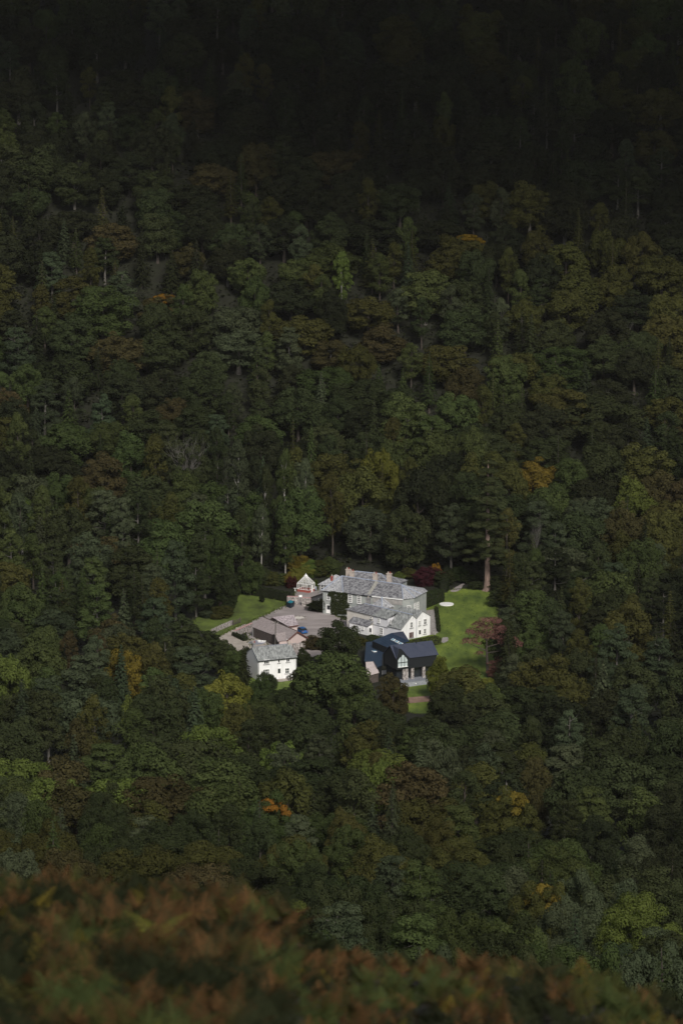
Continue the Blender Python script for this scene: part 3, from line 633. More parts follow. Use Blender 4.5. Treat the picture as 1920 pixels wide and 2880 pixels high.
MB().obox(cl(CL / 2, -.36, 5.0), cu * (CL / 2 + .15), cb * .07, up * .06).build('gutter', BLACK, cot)
MB().bar(cl(.12, -.08, 5), cl(.12, -.08, 0), .05).bar(cl(CL - .12, -.08, 5), cl(CL - .12, -.08, 0), .05).build('drainpipe', BLACK, cot)
MB().bar(cl(-.1, CDp / 2, 7.48), cl(CL + .1, CDp / 2, 7.48), .1).build('ridge', STEEL, cot)
chimney(cot, cl(.45, CDp / 2, 7.2), .7, .7, 1.3, STONEW, 2, ang=R(22)); chimney(cot, cl(CL - .4, CDp / 2, 7.2), .6, .6, .7, CHIM, 1, ang=R(22))
for x, y, ww, hh, a, b in ((780, 1092, 1.4, 1.15, 3, 1), (990, 1074, .55, 1.1, 1, 1), (1142, 1057, .95, 1.15, 2, 1), (775, 1262, 1.6, 1.35, 4, 2), (1130, 1243, 1.1, 1.35, 2, 2)):
    winpx(cot, CA, CB, *F_(x, y), ww, hh, a, b, bar=.1)
door(cot, CA, CB, *F_(993, 1275), .95, 2.3)

# ------------------------------------------------------------ barn
bR1, bR2 = W(*F_(705, 325), 4.75), W(*F_(1305, 575), 4.65); bE1, bE2, bE3 = W(*F_(525, 497), 2.6), W(*F_(1130, 728), 2.6), W(*F_(1485, 680), 2.6)
bE4 = bR1 + (bR1 - bE1); bE4.z = 2.6; bE4 = Vector((2 * bR1.x - bE1.x, 2 * bR1.y - bE1.y, 2.6))
barn = thing('barn', 'long stone barn with mauve-grey slate roofs and a pinkish gable, between cottage and courtyard', 'barn', ptxy(bE1))
cen = (bE1 + bE2 + bE3 + bE4) / 4
fp = [ov(p, cen, -.35) for p in (bE1, bE2, bE3, bE4)]
MB().prism(fp, -.3, 2.5).build('wall', DTIMB, barn)
MB().slab([bE1, bE2, bR2, bR1], .12).build('roof', PSLATE, barn); MB().slab([bR1, bR2, bE3, bE4], .12).build('roof', PSLATE, barn)
inn = unit(bR2, bR1) * .35
MB().prism([ptxy(bE2) + inn + up * 0, ptxy(bE3) + inn, ptxy(bE3) + inn + up * 2.45, bR2 + inn - up * .12, ptxy(bE2) + inn + up * 2.45], 0, d=inn).build('gable_wall', PINKW, barn)
bo = -inn * .3
for e_ in (bE2, bE3): MB().prism([e_ + bo, bR2 + bo, bR2 + bo - up * .35, e_ + bo - up * .35], 0, d=-bo * .8).build('bargeboard', BROWN, barn)
OCH = mat('ochre_frame', (.32, .24, .10))
for x, y in ((1240, 747), (1358, 732)): winpx(barn, ptxy(bE2) + inn, ptxy(bE3) + inn, *F_(x, y), .95, .85, 3, 1, fr=OCH, bar=.09)
MB().prism([ptxy(bR1) - inn * 1.5, ptxy(bE1) - inn + (bE4 - bE1) * .06, ptxy(bE4) - inn - (bE4 - bE1) * .06], -.2, 2.4)
MB().prism([ptxy(bE1) - inn + up * 0, ptxy(bE4) - inn, ptxy(bE4) - inn + up * 2.45, bR1 - inn - up * .12, ptxy(bE1) - inn + up * 2.45], 0, d=-inn).build('gable_wall', STONEW, barn)
# cross wing toward the cottage
x0, x1 = W(*F_(912, 618), 3.75), W(*F_(1165, 578), 3.85); f1 = W(*F_(972, 748), 2.4); f2 = W(*F_(1130, 729), 2.55); k0 = W(*F_(880, 632), 2.6)
MB().slab([f1, f2, x1, x0], .1).slab([k0, x0, x1], .1).build('roof', PSLATE, barn)
MB().prism([k0 - up * 2.6 + cu * .1, f1 - up * 2.4 + cu * .2, f1 + cu * .2 - up * .1, x0 + cu * .25 - up * .12, k0 + cu * .1], 0, d=cu * .25).build('wall', DTIMB, barn)
MB().prism([ptxy(f1) + cu * .4 + cb * .15, ptxy(f2) + cb * .15, ptxy(f2) + cb * 1.6, ptxy(f1) + cu * .4 + cb * 1.6], -.2, 2.3).build('wall', PINKW, barn)
MB().bar(x1.lerp(f2, .0) + up * .05, f2 + up * .05, .12).build('valley', FRAME, barn); MB().bar(bR1 + up * .04, bR2 + up * .04, .1).build('ridge', DTIMB, barn)
# mottled rear wing
w0, w1 = W(*F_(880, 335), 4.6), W(*F_(1240, 291), 4.6); v0, v1 = W(*F_(1152, 491), 2.7), W(*F_(1325, 465), 2.7)
MB().slab([w0, v0, v1, w1], .12).build('roof', mat('mottled_slate', (.20, .165, .18), col2=(.42, .37, .37), scale=2.4, detail=8, contrast=(.4, .62)), barn)
bk = Vector((2 * w1.x - v1.x, 2 * w1.y - v1.y, 2.7)); bk0 = Vector((bk.x + w0.x - w1.x, bk.y + w0.y - w1.y, 2.7))
MB().slab([w0, w1, bk, bk0], .12).build('roof', PSLATE, barn)
c2 = (w0 + w1 + v0 + bk) / 4; MB().prism([ov(ptxy(p), ptxy(c2), -.4) for p in (v0, v1, bk, bk0)], -.2, 2.6).build('wall', PINKW, barn)
MB().prism([ptxy(v1) + up * 2.5, ptxy(bk) + up * 2.5, w1 - up * .12], 0, d=-unit(w0, w1) * .3).build('gable_wall', PINKW, barn)
MB().obox((v0 + v1) / 2 - up * .2, (v1 - v0) / 2, Vector((0, .08, 0)), up * .1).build('fascia', BROWN, barn)

# ------------------------------------------------------------ conservatory
cq = [W(835.6, 1663.8), W(868.8, 1668.3), W(884.6, 1662.4)]; cq.append(cq[0] + cq[2] - cq[1]); cz = 2.25
cen = sum(cq, Vector()) / 4; cap_ = Vector((cen.x, cen.y, 4.5))
con = thing('conservatory', 'white-framed glass conservatory on a red brick base left of the mansion', 'conservatory', cen)
MB().prism(cq, -.2, .75).build('base', BRICK, con)
roofm, wallm, gl = MB(), MB(), MB()
for i in range(4):
    a, b = cq[i], cq[(i + 1) % 4]; L = (b - a).length; n = max(3, round(L / .55))
    for k in range(n + 1):
        p = a.lerp(b, k / n); q = cap_.lerp(p + up * cz, .12)
        if k < n or i == 0: wallm.bar(p + up * .75, p + up * cz, .045 if 0 < k < n else .08, 4); roofm.bar(p + up * cz, q, .04 if 0 < k < n else .07, 4)
    for zz in (.78, cz): wallm.bar(a + up * zz, b + up * zz, .07, 4)
    h0, h1 = a.lerp(cap_, .5), b.lerp(cap_, .5)
    gl.poly([a + up * cz, b + up * cz, cap_.lerp(b + up * cz, .1), cap_.lerp(a + up * cz, .1)])
wallm.build('frame', FRAME, con); roofm.build('roof_frame', FRAME, con)
CG = bpy.data.materials.new('conservatory_glass'); CG.use_nodes = True; n_ = CG.node_tree; bs = n_.nodes['Principled BSDF']; bs.inputs['Base Color'].default_value = (.5, .5, .46, 1); bs.inputs['Roughness'].default_value = .1; bs.inputs['Alpha'].default_value = .22
gl.build('roof_glass', CG, con)
MB().bar(cap_ - up * .35, cap_, .55, 12, .3).bar(cap_, cap_ + up * .45, .14, 8, .02).build('finial', FRAME, con)
d_ = cq[1].lerp(cq[2], .5); un = unit(cq[1], cq[2]); on_ = outward(cq[1], cq[2]); MB().obox(d_ + up * 1.0 + on_ * .06, un * .38, on_ * .05, up * 1.0).build('door', FRAME, con)
ct = thing('garden_table', 'pale round table inside the glass conservatory', 'table', cen); MB().bar(cen + up * 1.45, cen + up * 1.52, .7, 14).build('tabletop', CREAM, ct); MB().bar(cen + up * .76, cen + up * 1.45, .08).build('leg', FRAME, ct)

# ------------------------------------------------------------ smaller things
c = W(1255, 1700.5); m = MB(); m.bar(c + up * .04, c + up * .22, 1.86, 40); ds = m.build('round_cover', FRAME, None, loc=c); tag(ds, 'flat round white cover lying on the right-hand lawn', 'cover')
c = W(840.5, 1741); bed = thing('round_bed', 'round bed of pale gravel ringed with rough stones in the courtyard', 'flower bed', c)
MB().bar(c + up * .0, c + up * .28, 1.5, 24).build('gravel_fill', CREAM, bed); m = MB()
for i in range(26):
    t = i / 26 * 6.283; p = c + Vector((math.cos(t) * 1.75, math.sin(t) * 1.75, .22)); m.obox(p, (.17 * math.cos(t), .17 * math.sin(t), 0), (-.19 * math.sin(t), .19 * math.cos(t), 0), up * random.uniform(.2, .32))
m.build('stone_ring', RUBBLE, bed)
# skip
s0, s1, s2 = W(*G_(160, 1130)), W(*G_(285, 1172)), W(*G_(402, 1110)); s3 = s0 + s2 - s1
sk = thing('skip', 'dark navy skip heaped with turquoise sheeting at the courtyard gateway', 'skip', s0)
cc = (s0 + s2) / 2; m = MB(); m.prism([p.lerp(cc, .10) for p in (s0, s1, s2, s3)], .12, .5); NAV = mat('navy_paint', (.015, .025, .04), rough=.5)
m2 = MB(); bot = [p.lerp(cc, .1) + up * .12 for p in (s0, s1, s2, s3)]; top = [p + up * 1.35 for p in (s0, s1, s2, s3)]
for i in range(4): j = (i + 1) % 4; m2.poly([bot[i], bot[j], top[j], top[i]])
m2.poly(bot); m2.build('body', NAV, sk)
m = MB()
for i in range(4): m.bar(top[i], top[(i + 1) % 4], .07, 4)
m.build('rim', NAV, sk)
tq = MB(); rr = random.Random(3)
Gd = [[(top[0].lerp(top[1], i / 5)).lerp(top[3].lerp(top[2], i / 5), j / 5) + up * (rr.uniform(.0, .3) if 0 < i < 5 and 0 < j < 5 else -.1) for i in range(6)] for j in range(6)]
for j in range(5):
    for i in range(5): tq.poly([Gd[j][i], Gd[j][i + 1], Gd[j + 1][i + 1], Gd[j + 1][i]])
tp = tq.build('sheeting', mat('turquoise_sheet', (.02, .25, .32), col2=(.01, .06, .08), scale=1.2), None, loc=cc); tag(tp, 'crumpled turquoise sheeting heaped on the navy skip', 'tarpaulin')
# car
def car(loc, ang, colm, label):
    t = thing('parked_car', label, 'car', loc); t.rotation_euler.z = ang
    def P(x, y, z): return (x + loc[0], y + loc[1], z + loc[2])
    prof = [(-2.0, .35), (-2.05, .75), (-1.95, .98), (-1.2, 1.02), (1.15, 1.0), (1.95, .82), (2.05, .6), (2.0, .35)]
    m = MB(); m.prism([P(x, -.85, z) for x, z in prof], 0, d=(0, 1.7, 0)); m.build('body', colm, t)
    n = len(m.v)
    m = MB(); lo_ = [(-1.85, 1.0), (1.0, 1.0)]; hi_ = [(-1.35, 1.45), (.25, 1.45)]
    q = [P(lo_[0][0], -.8, 1.0), P(lo_[1][0], -.8, 1.0), P(lo_[1][0], .8, 1.0), P(lo_[0][0], .8, 1.0)]; r = [P(hi_[0][0], -.62, 1.45), P(hi_[1][0], -.62, 1.45), P(hi_[1][0], .62, 1.45), P(hi_[0][0], .62, 1.45)]
    for i in range(4): j = (i + 1) % 4; m.poly([q[i], q[j], r[j], r[i]])
    m.build('window', GLASS, t); MB().prism([P(hi_[0][0] - .03, -.64, 0), P(hi_[1][0] + .03, -.64, 0), P(hi_[1][0] + .03, .64, 0), P(hi_[0][0] - .03, .64, 0)], 1.452 + loc[2], 1.5 + loc[2]).build('roof', colm, t)
    for x in (-1.3, 1.3):
        for y in (-.86, .7):
            wh = MB().bar(P(x, y, .33), P(x, y + .18, .33), .33, 14).build('wheel', BLACK, t); MB().bar(P(x, y - .01 if y < 0 else y + .17, .33), P(x, y + .01 if y < 0 else y + .19, .33), .2, 10).build('rim', STEEL, wh)
    for y in (-.6, .6):
        MB().obox(P(2.03, y, .68), (.03, 0, 0), (0, .18, 0), (0, 0, .08)).build('headlight', FRAME, t); MB().obox(P(-2.03, y, .85), (.03, 0, 0), (0, .14, 0), (0, 0, .1)).build('tail_light', BRICK, t)
    return t
BLUE = mat('blue_car_paint', (.02, .10, .28), rough=.3, spec=.6)
car(W(*F_(1370, 600)), R(118), BLUE, 'blue hatchback parked behind the barn, seen from the rear')
# white boat-like shape, table, bench, pole
c = W(*F_(695, 768)); bo = thing('boat', 'small white boat lying on the ground beside the barn yard', 'boat', c)
hp = [(-1.15, 0), (-.8, .32), (.3, .4), (.9, .22), (1.2, 0), (.9, -.22), (.3, -.4), (-.8, -.32)]; m = MB(); lo_ = [c + Vector((x * .8, y * .6, .1)) for x, y in hp]; hi_ = [c + Vector((x, y, .5)) for x, y in hp]
for i in range(8): j = (i + 1) % 8; m.poly([lo_[i], lo_[j], hi_[j], hi_[i]])
m.poly(lo_); m.build('hull', FRAME, bo); MB().obox(c + up * .42, (.1, 0, 0), (0, .36, 0), (0, 0, .03)).obox(c + Vector((.6, 0, .42)), (.1, 0, 0), (0, .28, 0), (0, 0, .03)).build('seat', DTIMB, bo)
sheet('yard_paving', [F_(430, 765), F_(640, 715), F_(780, 745), F_(740, 790), F_(560, 800)], .11, mat('blue_grey_paving', (.20, .21, .25), col2=(.27, .27, .31), scale=1), 1)
def table(c, label):
    t = thing('picnic_table', label, 'table', c); x = Vector((.9, .1, 0)); y = Vector((-.04, .4, 0))
    MB().obox(c + up * .74, x, y, up * .03).build('tabletop', CREAM, t)
    for s in (-1, 1): MB().obox(c + up * .42 + Vector((0, .75 * s, 0)), x, (0, .14, 0), up * .03).build('bench', DTIMB, t)
    for s in (-1, 1):
        for k in (-1, 1): MB().bar(c + x * .7 * s + Vector((0, .65 * k, 0)), c + x * .7 * s + Vector((0, .25 * k, .72)), .05, 5).build('leg', DTIMB, t)
table(W(*G_(795, 1165)), 'small pale-topped picnic table by the rubble wall next to the outhouse')
c = W(*G_(415, 660)); tb = thing('bird_bath', 'small white bird bath at the left of the conservatory', 'bird bath', c); MB().bar(c, c + up * .7, .14, 8, .1).build('stem', FRAME, tb); MB().bar(c + up * .7, c + up * .85, .25, 14, .42).build('bowl', FRAME, tb)
c = W(*G_(575, 870)); st = thing('garden_bench', 'small white seat standing in the gateway between the rubble walls', 'seat', c); MB().obox(c + up * .42, (.4, 0, 0), (0, .2, 0), up * .04).build('bench_seat', FRAME, st); MB().obox(c + Vector((0, .2, .68)), (.4, 0, 0), (0, .03, 0), up * .22).build('backrest', FRAME, st)
for s in (-1, 1): MB().obox(c + Vector((.32 * s, 0, .2)), (.03, 0, 0), (0, .17, 0), up * .2).build('leg', FRAME, st)
c = W(*G_(1020, 655)); st = thing('garden_chair', 'grey garden chair at the right of the conservatory', 'chair', c); MB().obox(c + up * .45, (.3, 0, 0), (0, .25, 0), up * .04).build('seat', STEEL, st); MB().obox(c + Vector((0, .28, .8)), (.3, 0, 0), (0, .03, .05), up * .35).build('backrest', STEEL, st)
for s in (-1, 1):
    for k in (-1, 1): MB().bar(c + Vector((.26 * s, .2 * k, 0)), c + Vector((.26 * s, .2 * k, .45)), .03, 5).build('leg', STEEL, st)
pt = Y(775.4, 1746.5, 927); pb = Vector((pt.x - .35, 927, 0)); po = thing('utility_pole', 'tall grey timber utility pole standing behind the cottage roof', 'pole', pb)
MB().bar(pb - up * .3, pt, .16, 8, .11).build('pole', GREYBARK, po); MB().obox(pt - up * .5, (.7, .1, 0), (-.01, .05, 0), up * .06).build('crossarm', GREYBARK, po)
for s in (-.6, 0, .6): MB().bar(pt + Vector((s, s * .14, -.44)), pt + Vector((s, s * .14, -.2)), .05, 6).build('insulator', CREAM, po)

# ------------------------------------------------------------ hedges, ivy, shrubs
def leafbox(a, b, th, h, tint, name, label, leaf=.3, dens=26, core=LM['near-black green'], z0=0):
    """clipped hedge from ground point a to b"""
    a, b = Vector(a), Vector(b); u = (b - a).normalized(); n = Vector((-u.y, u.x, 0)); L = (b - a).length
    g = np.random.default_rng(int(a.x * 10 + b.y) & 0xffff); t = thing(name, label, 'hedge', a)
    areas = [('f', L * h), ('k', L * h), ('t', L * th), ('l', th * h), ('r', th * h)]; P = []; N = []
    U, Nn = np.array(u), np.array(n)
    for k, ar in areas:
        m = int(ar * dens); s1, s2 = g.random(m), g.random(m); j = g.normal(0, .07, m) + .05 * np.sin(s1 * L * 2.1)
        if k == 'f': q = np.outer(s1 * L, U) + np.outer(j, Nn); q[:, 2] += s2 * h; nn = -Nn
        elif k == 'k': q = np.outer(s1 * L, U) + np.outer(th + j, Nn); q[:, 2] += s2 * h; nn = Nn
        elif k == 't': q = np.outer(s1 * L, U) + np.outer(s2 * th, Nn); q[:, 2] += h + j; nn = np.array([0, 0, 1.])
        elif k == 'l': q = np.outer(j, U) + np.outer(s1 * th, Nn); q[:, 2] += s2 * h; nn = -U
        else: q = np.outer(L + j, U) + np.outer(s1 * th, Nn); q[:, 2] += s2 * h; nn = U
        P.append(q); N.append(np.tile(nn, (m, 1)) + g.normal(0, .45, (m, 3)))
    P, N = np.concatenate(P), np.concatenate(N); V, Q = quads(P, N, leaf, g); me = npmesh('foliage', V, Q, g.random(len(P)) * .8, LM[tint])
    o = bpy.data.objects.new('foliage', me); C.objects.link(o); o.parent = t
    c0 = MB().prism([a + u * .12 + n * .12, b - u * .12 + n * .12, b - u * .12 + n * (th - .12), a + u * .12 + n * (th - .12)], z0, h - .12).build('branches', SOIL, t)
    return t
leafbox(W(694, 1672), W(806, 1693.5), 1.6, 2.4, 'dark green', 'hedge', 'long dark clipped hedge along the back of the left lawn')
leafbox(W(1029, 1806), W(1072, 1815), 2.2, 1.6, 'mid green', 'hedge', 'rounded green hedge in front of the white house, left of the black roofs')
leafbox(W(1140, 1832), W(1241, 1812), 2.8, 1.8, 'bright green', 'hedge', 'bright green clipped hedge between the white gables and the charcoal roof')
leafbox(W(1183, 1718), W(1250, 1690), 3.0, 3.0, 'mid green', 'hedge', 'thick mid-green hedge at the right end of the mansion')
leafbox(W(1258, 1667), W(1272, 1612), 2.0, 2.6, 'dark green', 'hedge', 'dark hedge running away from the lawn toward the wood')
leafbox(W(*H_(1400, 410)), W(*H_(1362, 70)), .8, .8, 'dark green', 'hedge', 'low dark hedge between the stone terrace and the right-hand lawn')
leafbox(W(*F_(190, 655)), W(*F_(388, 752)), 1.0, 1.0, 'dark green', 'hedge', 'short dark hedge in the yard between the track and the barn')
def leafplane(P, Q, pts, tint, name, label, n=1500, leaf=.3):
    """creeper covering an outline (photo pixels) on a wall"""
    tz = [on_wall(P, Q, *p) for p in pts]; ts = [q[0] for q in tz]; zs = [q[1] for q in tz]; g = np.random.default_rng(5); out = []
    def inside(x, y):
        c = False
        for i in range(len(tz)):
            (x1, y1), (x2, y2) = tz[i], tz[i - 1]
            if (y1 > y) != (y2 > y) and x < (x2 - x1) * (y - y1) / (y2 - y1) + x1: c = not c
        return c
    while len(out) < n:
        x, y = g.uniform(min(ts), max(ts)), g.uniform(min(zs), max(zs))
        if inside(x, y): out.append((x, y, .12 + g.random() * .3 + .15 * math.sin(x * 2.2) * math.sin(y * 2)))
    o = np.array(out); u = unit(P, Q); nn = outward(P, Q); base = ptxy(P)
    Pp = np.array(base)[None] * 0 + np.outer(o[:, 0], np.array(u)) + np.outer(o[:, 2], np.array(nn)); Pp[:, 2] += o[:, 1]
    V, Qd = quads(Pp, np.tile(np.array(nn) + np.array([0, 0, .4]), (len(o), 1)) + g.normal(0, .4, (len(o), 3)), leaf, g); me = npmesh(name, V, Qd, g.random(len(o)), LM[tint])
    ob_ = bpy.data.objects.new(name, me); C.objects.link(ob_); ob_.location = base; return tag(ob_, label, 'ivy')
leafplane(MA, MC, [D_(285, 575), D_(370, 560), D_(480, 585), D_(690, 605), D_(690, 800), D_(740, 900), D_(690, 1060), D_(330, 1090), D_(305, 900), D_(330, 700), D_(250, 640)], 'dark green', 'ivy', 'dark ivy covering the middle of the mansion front between its windows', 2600)
leafplane(P1, P0, [G_(905, 1010), G_(960, 900), G_(1060, 960), G_(1180, 860), G_(1300, 900), G_(1310, 1200), G_(1000, 1200)], 'dark green', 'ivy', 'dark ivy on the stone outhouse wall at the mansion corner', 900)
SHB = [broad_mesh(1200 + i) for i in range(4)]
def shrub(p, wd, h, tint, label, name='shrub', grp=None, cat='shrub'):
    t = thing(name, label, cat, (p[0], p[1], p[2]), grp); t.rotation_euler.z = random.uniform(0, 6.28); t.scale = (wd / 12, wd / 12, h / 11.8)
    o = bpy.data.objects.new('foliage', random.choice(SHB)); C.objects.link(o); o.parent = t; o.location = (0, 0, -2.2)
    if not o.data.materials: o.data.materials.append(LM['dark green'])
    o.material_slots[0].link = 'OBJECT'; o.material_slots[0].material = LM[tint]
    m = MB(); c = t.location
    st = bpy.data.objects.new('stem', STEM); C.objects.link(st); st.parent = t
    return t
_m = MB()
for a_ in range(4): _m.bar((0, 0, -.8), (1.6 * math.cos(a_ * 1.6), 1.6 * math.sin(a_ * 1.6), 4.5), .35, 5, .12)
STEM = bpy.data.meshes.new('stem'); STEM.from_pydata(_m.v, [], _m.f); STEM.materials.append(BARK)
def gp(px, py):
    d = ray(px, py); s = 860.0
    while s < 1500:
        z = CZ + d.z * s / d.y; x = d.x * s / d.y
        if z <= terrain(x, s): return Vector((x, s, terrain(x, s)))
        s += 1
for px, py, wd, h, tint, lab in [
    (*A_(1150, 345), 5, 4.5, 'yellow-green', 'bushy yellow-green shrub just left of the conservatory'),
    (*A_(1085, 350), 4.2, 3.6, 'golden', 'golden-orange shrub behind the long dark hedge'),
    (*A_(1115, 372), 3, 3.2, 'deep red', 'dark purplish shrub between the golden shrub and the conservatory'),
    (*A_(1010, 355), 4.5, 3.5, 'mid green', 'mid-green shrub behind the long dark hedge, left of the golden shrub'),
    (*A_(930, 350), 5, 3.8, 'olive green', 'olive shrub standing behind the middle of the long dark hedge'),
    (*A_(850, 345), 6, 5, 'dark green', 'dark shrub behind the left half of the long dark hedge'),
    (*A_(755, 340), 6, 6, 'mid green', 'tall green shrub behind the left end of the long dark hedge'),
    (*A_(1230, 275), 6, 4, 'yellow-green', 'yellow-green shrub directly behind the conservatory roof'),
    (*A_(1310, 270), 6.5, 4.5, 'bright green', 'bright green shrub behind and right of the conservatory'),
    (*A_(1390, 265), 6, 4.5, 'olive green', 'olive shrub behind the mansion tower'),
    (*A_(1180, 250), 6.5, 5.5, 'golden', 'tall golden-green shrub behind the conservatory, at the wood edge'),
    (*A_(1460, 250), 7, 5, 'mid green', 'mid-green shrub rising behind the mansion tower roof'),
    (*A_(1330, 375), 1.6, 2.4, 'bright green', 'small lime-green plant at the right corner of the conservatory'),
    (*A_(840, 505), 1.6, 2.2, 'near-black green', 'small dark conical bush alone on the left lawn'),
    (*A_(480, 640), 6, 3, 'olive green', 'low olive shrub at the left edge of the left lawn'),
    (*A_(520, 600), 4, 3, 'dark green', 'dark shrub beside the bare earth patch'),
    (*A_(350, 640), 5, 2.6, 'grey-green', 'grey-green shrub under the pines at the left lawn'),
    (*A_(420, 660), 3.5, 1.8, 'olive green', 'low rough olive shrub below the bare earth patch'),
    (*A_(1340, 590), 4.6, 3.0, 'near-black green', 'very dark rounded shrub against the stone outhouse'),
    (*A_(1320, 925), 7.5, 2.8, 'brown', 'low brown shrub right of the cottage roof, over the rubble wall'),
    (*B_(1250, 330), 6.5, 5, 'deep red', 'deep red maple bush behind the right end of the mansion'),
    (*B_(1340, 300), 6, 4.6, 'deep red', 'dark crimson maple bush, the right one behind the mansion'),
    (*B_(1360, 262), 3, 4.5, 'orange', 'small orange-tipped bush behind the crimson maple'),
    (*B_(1090, 260), 4.5, 3, 'olive green', 'olive bush peeping over the mansion roof beside the right chimney'),
    (*B_(980, 285), 3.5, 2.4, 'bright green', 'small bright bush just behind the mansion roof'),
    (*B_(1440, 330), 6, 4, 'dark green', 'dark shrub right of the crimson maple'),
    (*C_(1050, 235), 6, 3, 'dark green', 'dark shrub between the garden path and the tall redwood'),
    (*C_(1110, 285), 5, 2, 'dark green', 'low dark shrub at the foot of the redwood, left side'),
    (*C_(960, 215), 6, 4, 'mid green', 'green shrub behind the garden path'),
   
    (*C_(1330, 300), 9, 4, 'dark green', 'broad dark shrub right of the redwood trunk'),
    (*C_(1300, 420), 7, 5, 'dark green', 'dark shrub at the right edge of the lawn'),
    (*C_(1380, 940), 8, 7, 'dark green', 'dark ivy-clad bush right of the red-brown tree'),
    (*C_(1280, 1000), 6, 3.5, 'russet', 'russet bush at the foot of the red-brown tree'),
    (*B_(560, 950), 4, 2.2, 'olive green', 'olive bush between the yew and the green hedge'),
    (*I_(1150, 800), 2.6, 1.9, 'yellow-green', 'yellow-green bush at the right of the grey deck'),
    (*F_(420, 1120), 4.5, 4, 'mid green', 'green shrub at the left end of the cottage'),
    (*F_(450, 1230), 3.5, 5.5, 'near-black green', 'dark upright shrub against the cottage gable wall'),
    (*F_(1400, 1200), 4, 5, 'dark green', 'dark shrub against the right corner of the cottage')]:
    p = gp(px, py)
    if p: shrub(p, wd, h, tint, lab)

# ------------------------------------------------------------ special trees
DEADBARK = mat('weathered_bare_wood', (.15, .14, .125), col2=(.085, .08, .07), scale=1.5)
def dead_mesh(seed, h, spread, lean=.6, n=7):
    g = random.Random(seed); m = MB()
    def grow(p, d, L, r, lv):
        q = p
        for k in range(3):
            d = (d + Vector((g.uniform(-.35, .35), g.uniform(-.35, .35), g.uniform(-.1, .25)))).normalized(); e = q + d * L / 3; m.bar(q, e, r, 5, r * .8); q = e; r *= .8
            if lv < 3 and (k or lv):
                for _ in range(2 if lv < 3 else 1):
                    dd = (d * .6 + Vector((g.uniform(-1, 1), g.uniform(-1, 1), g.uniform(-.3, .8)))).normalized(); grow(q, dd, L * g.uniform(.45, .65), r * .55, lv + 1)
    grow(Vector((0, 0, -1)), Vector((0, 0, 1)), h * .55, .13, 0)
    for i in range(n):
        z = h * g.uniform(.3, .55); a = g.uniform(0, 6.28); grow(Vector((0, 0, z)), Vector((math.cos(a) * spread, math.sin(a) * spread, 1)).normalized(), h * .42, .075, 1)
    me = bpy.data.meshes.new('trunk'); me.from_pydata(m.v, [], m.f); me.materials.append(DEADBARK); return me
DEAD = [dead_mesh(i, 10, .9) for i in range(3)]
TREES = []      # (object, kind, tint, w, h)
def reg(t, kind, tint, wd, h): TREES.append([t, kind, tint, wd, h]); return t
D2S = 1920 / 1568
def at_top(x, y, h): return on_hill(x * D2S, y * D2S, h)
def spec_dead(x, y, h, wpx, crown=None):
    p = at_top(x, y, h)
    t = bpy.data.objects.new('dead_tree', None); C.objects.link(t); t.location = p; t['category'] = 'tree'; s = wpx * D2S * p.y / F / 8
    t.scale = (s, s, h / 10); t.rotation_euler.z = random.uniform(0, 6); o = bpy.data.objects.new('trunk', random.choice(DEAD)); C.objects.link(o); o.parent = t
    reg(t, 'dead', 'pale', wpx * D2S * p.y / F, h)
# the tall redwood: bare reddish bole under drooping tiers
rp = gp(1118 * D2S, 1357 * D2S); rw = thing('redwood_tree', 'very tall redwood with a bare pinkish-brown trunk at the far end of the right-hand lawn', 'tree', rp)
m = MB(); bz = [(0, 1.5), (.8, 1.0), (3, .76), (9, .66), (20, .42), (35, .12)]
for (a, ra), (b, rb) in zip(bz, bz[1:]): m.bar(rp + up * (a - .4 if a == 0 else a), rp + up * b, ra, 12, rb)
for k in range(7): a = k * .9; m.bar(rp + up * .9, rp + Vector((math.cos(a) * 1.7, math.sin(a) * 1.7, -.3)), .4, 5, .2)
m.build('trunk', REDBARK, rw)
g = np.random.default_rng(77); K = 210; tt = g.uniform(0, 1, K) ** 1.1; aa = g.uniform(0, 6.28, K); q_ = (1 - tt * .72) * g.uniform(.25, 1, K) * 6.4
q_[: 55] *= .3
lz = 9 + (tt * .35 + np.round(tt * 11) / 11 * .65) * 26 - q_ * .22
me = lumps_to_mesh('crown', np.stack([q_ * np.cos(aa), q_ * np.sin(aa), lz], 1), g.uniform(.9, 1.9, K) * (1 - .3 * tt), .42, 170, .36, g, up=.6); o = bpy.data.objects.new('crown', me); me.materials.append(LM['dark green']); C.objects.link(o); o.parent = rw
# red-brown tree at the lawn's near end, with its bent trunk
p = gp(1120 * D2S, 1556 * D2S); t = thing('copper_tree', 'red-brown autumn tree with open layered crown over the near end of the lawn', 'tree', p); m = MB()
m.bar(p - up * .3, p + up * 3.2 + Vector((-.2, 0, 0)), .42, 8, .34).bar(p + up * 3.2 + Vector((-.2, 0, 0)), p + up * 8 + Vector((-.4, 0, 0)), .34, 8, .2).bar(p + up * 8 + Vector((-.4, 0, 0)), p + up * 13 + Vector((-.2, 0, 0)), .2, 6, .06)
LB = [(-.4, 7.5, 5, 9.0), (-.4, 6.5, -4.6, 8.3), (-.4, 9, 3, 12), (-.4, 9, -3, 12), (-.3, 6, 4.2, 6.6), (-.3, 5.0, -2.6, 5.6)]
for x, z, x2, z2 in LB: m.bar(p + Vector((x, 0, z)), p + Vector((x2 * .6, .5, (z + z2) / 2)), .16, 6, .1).bar(p + Vector((x2 * .6, .5, (z + z2) / 2)), p + Vector((x2, 0, z2)), .1, 5, .04)
m.bar(p + Vector((3.6, 0, 6.4)), p + Vector((5.8, -.3, 5.6)), .09, 5, .05)
m.build('trunk', BARK, t)
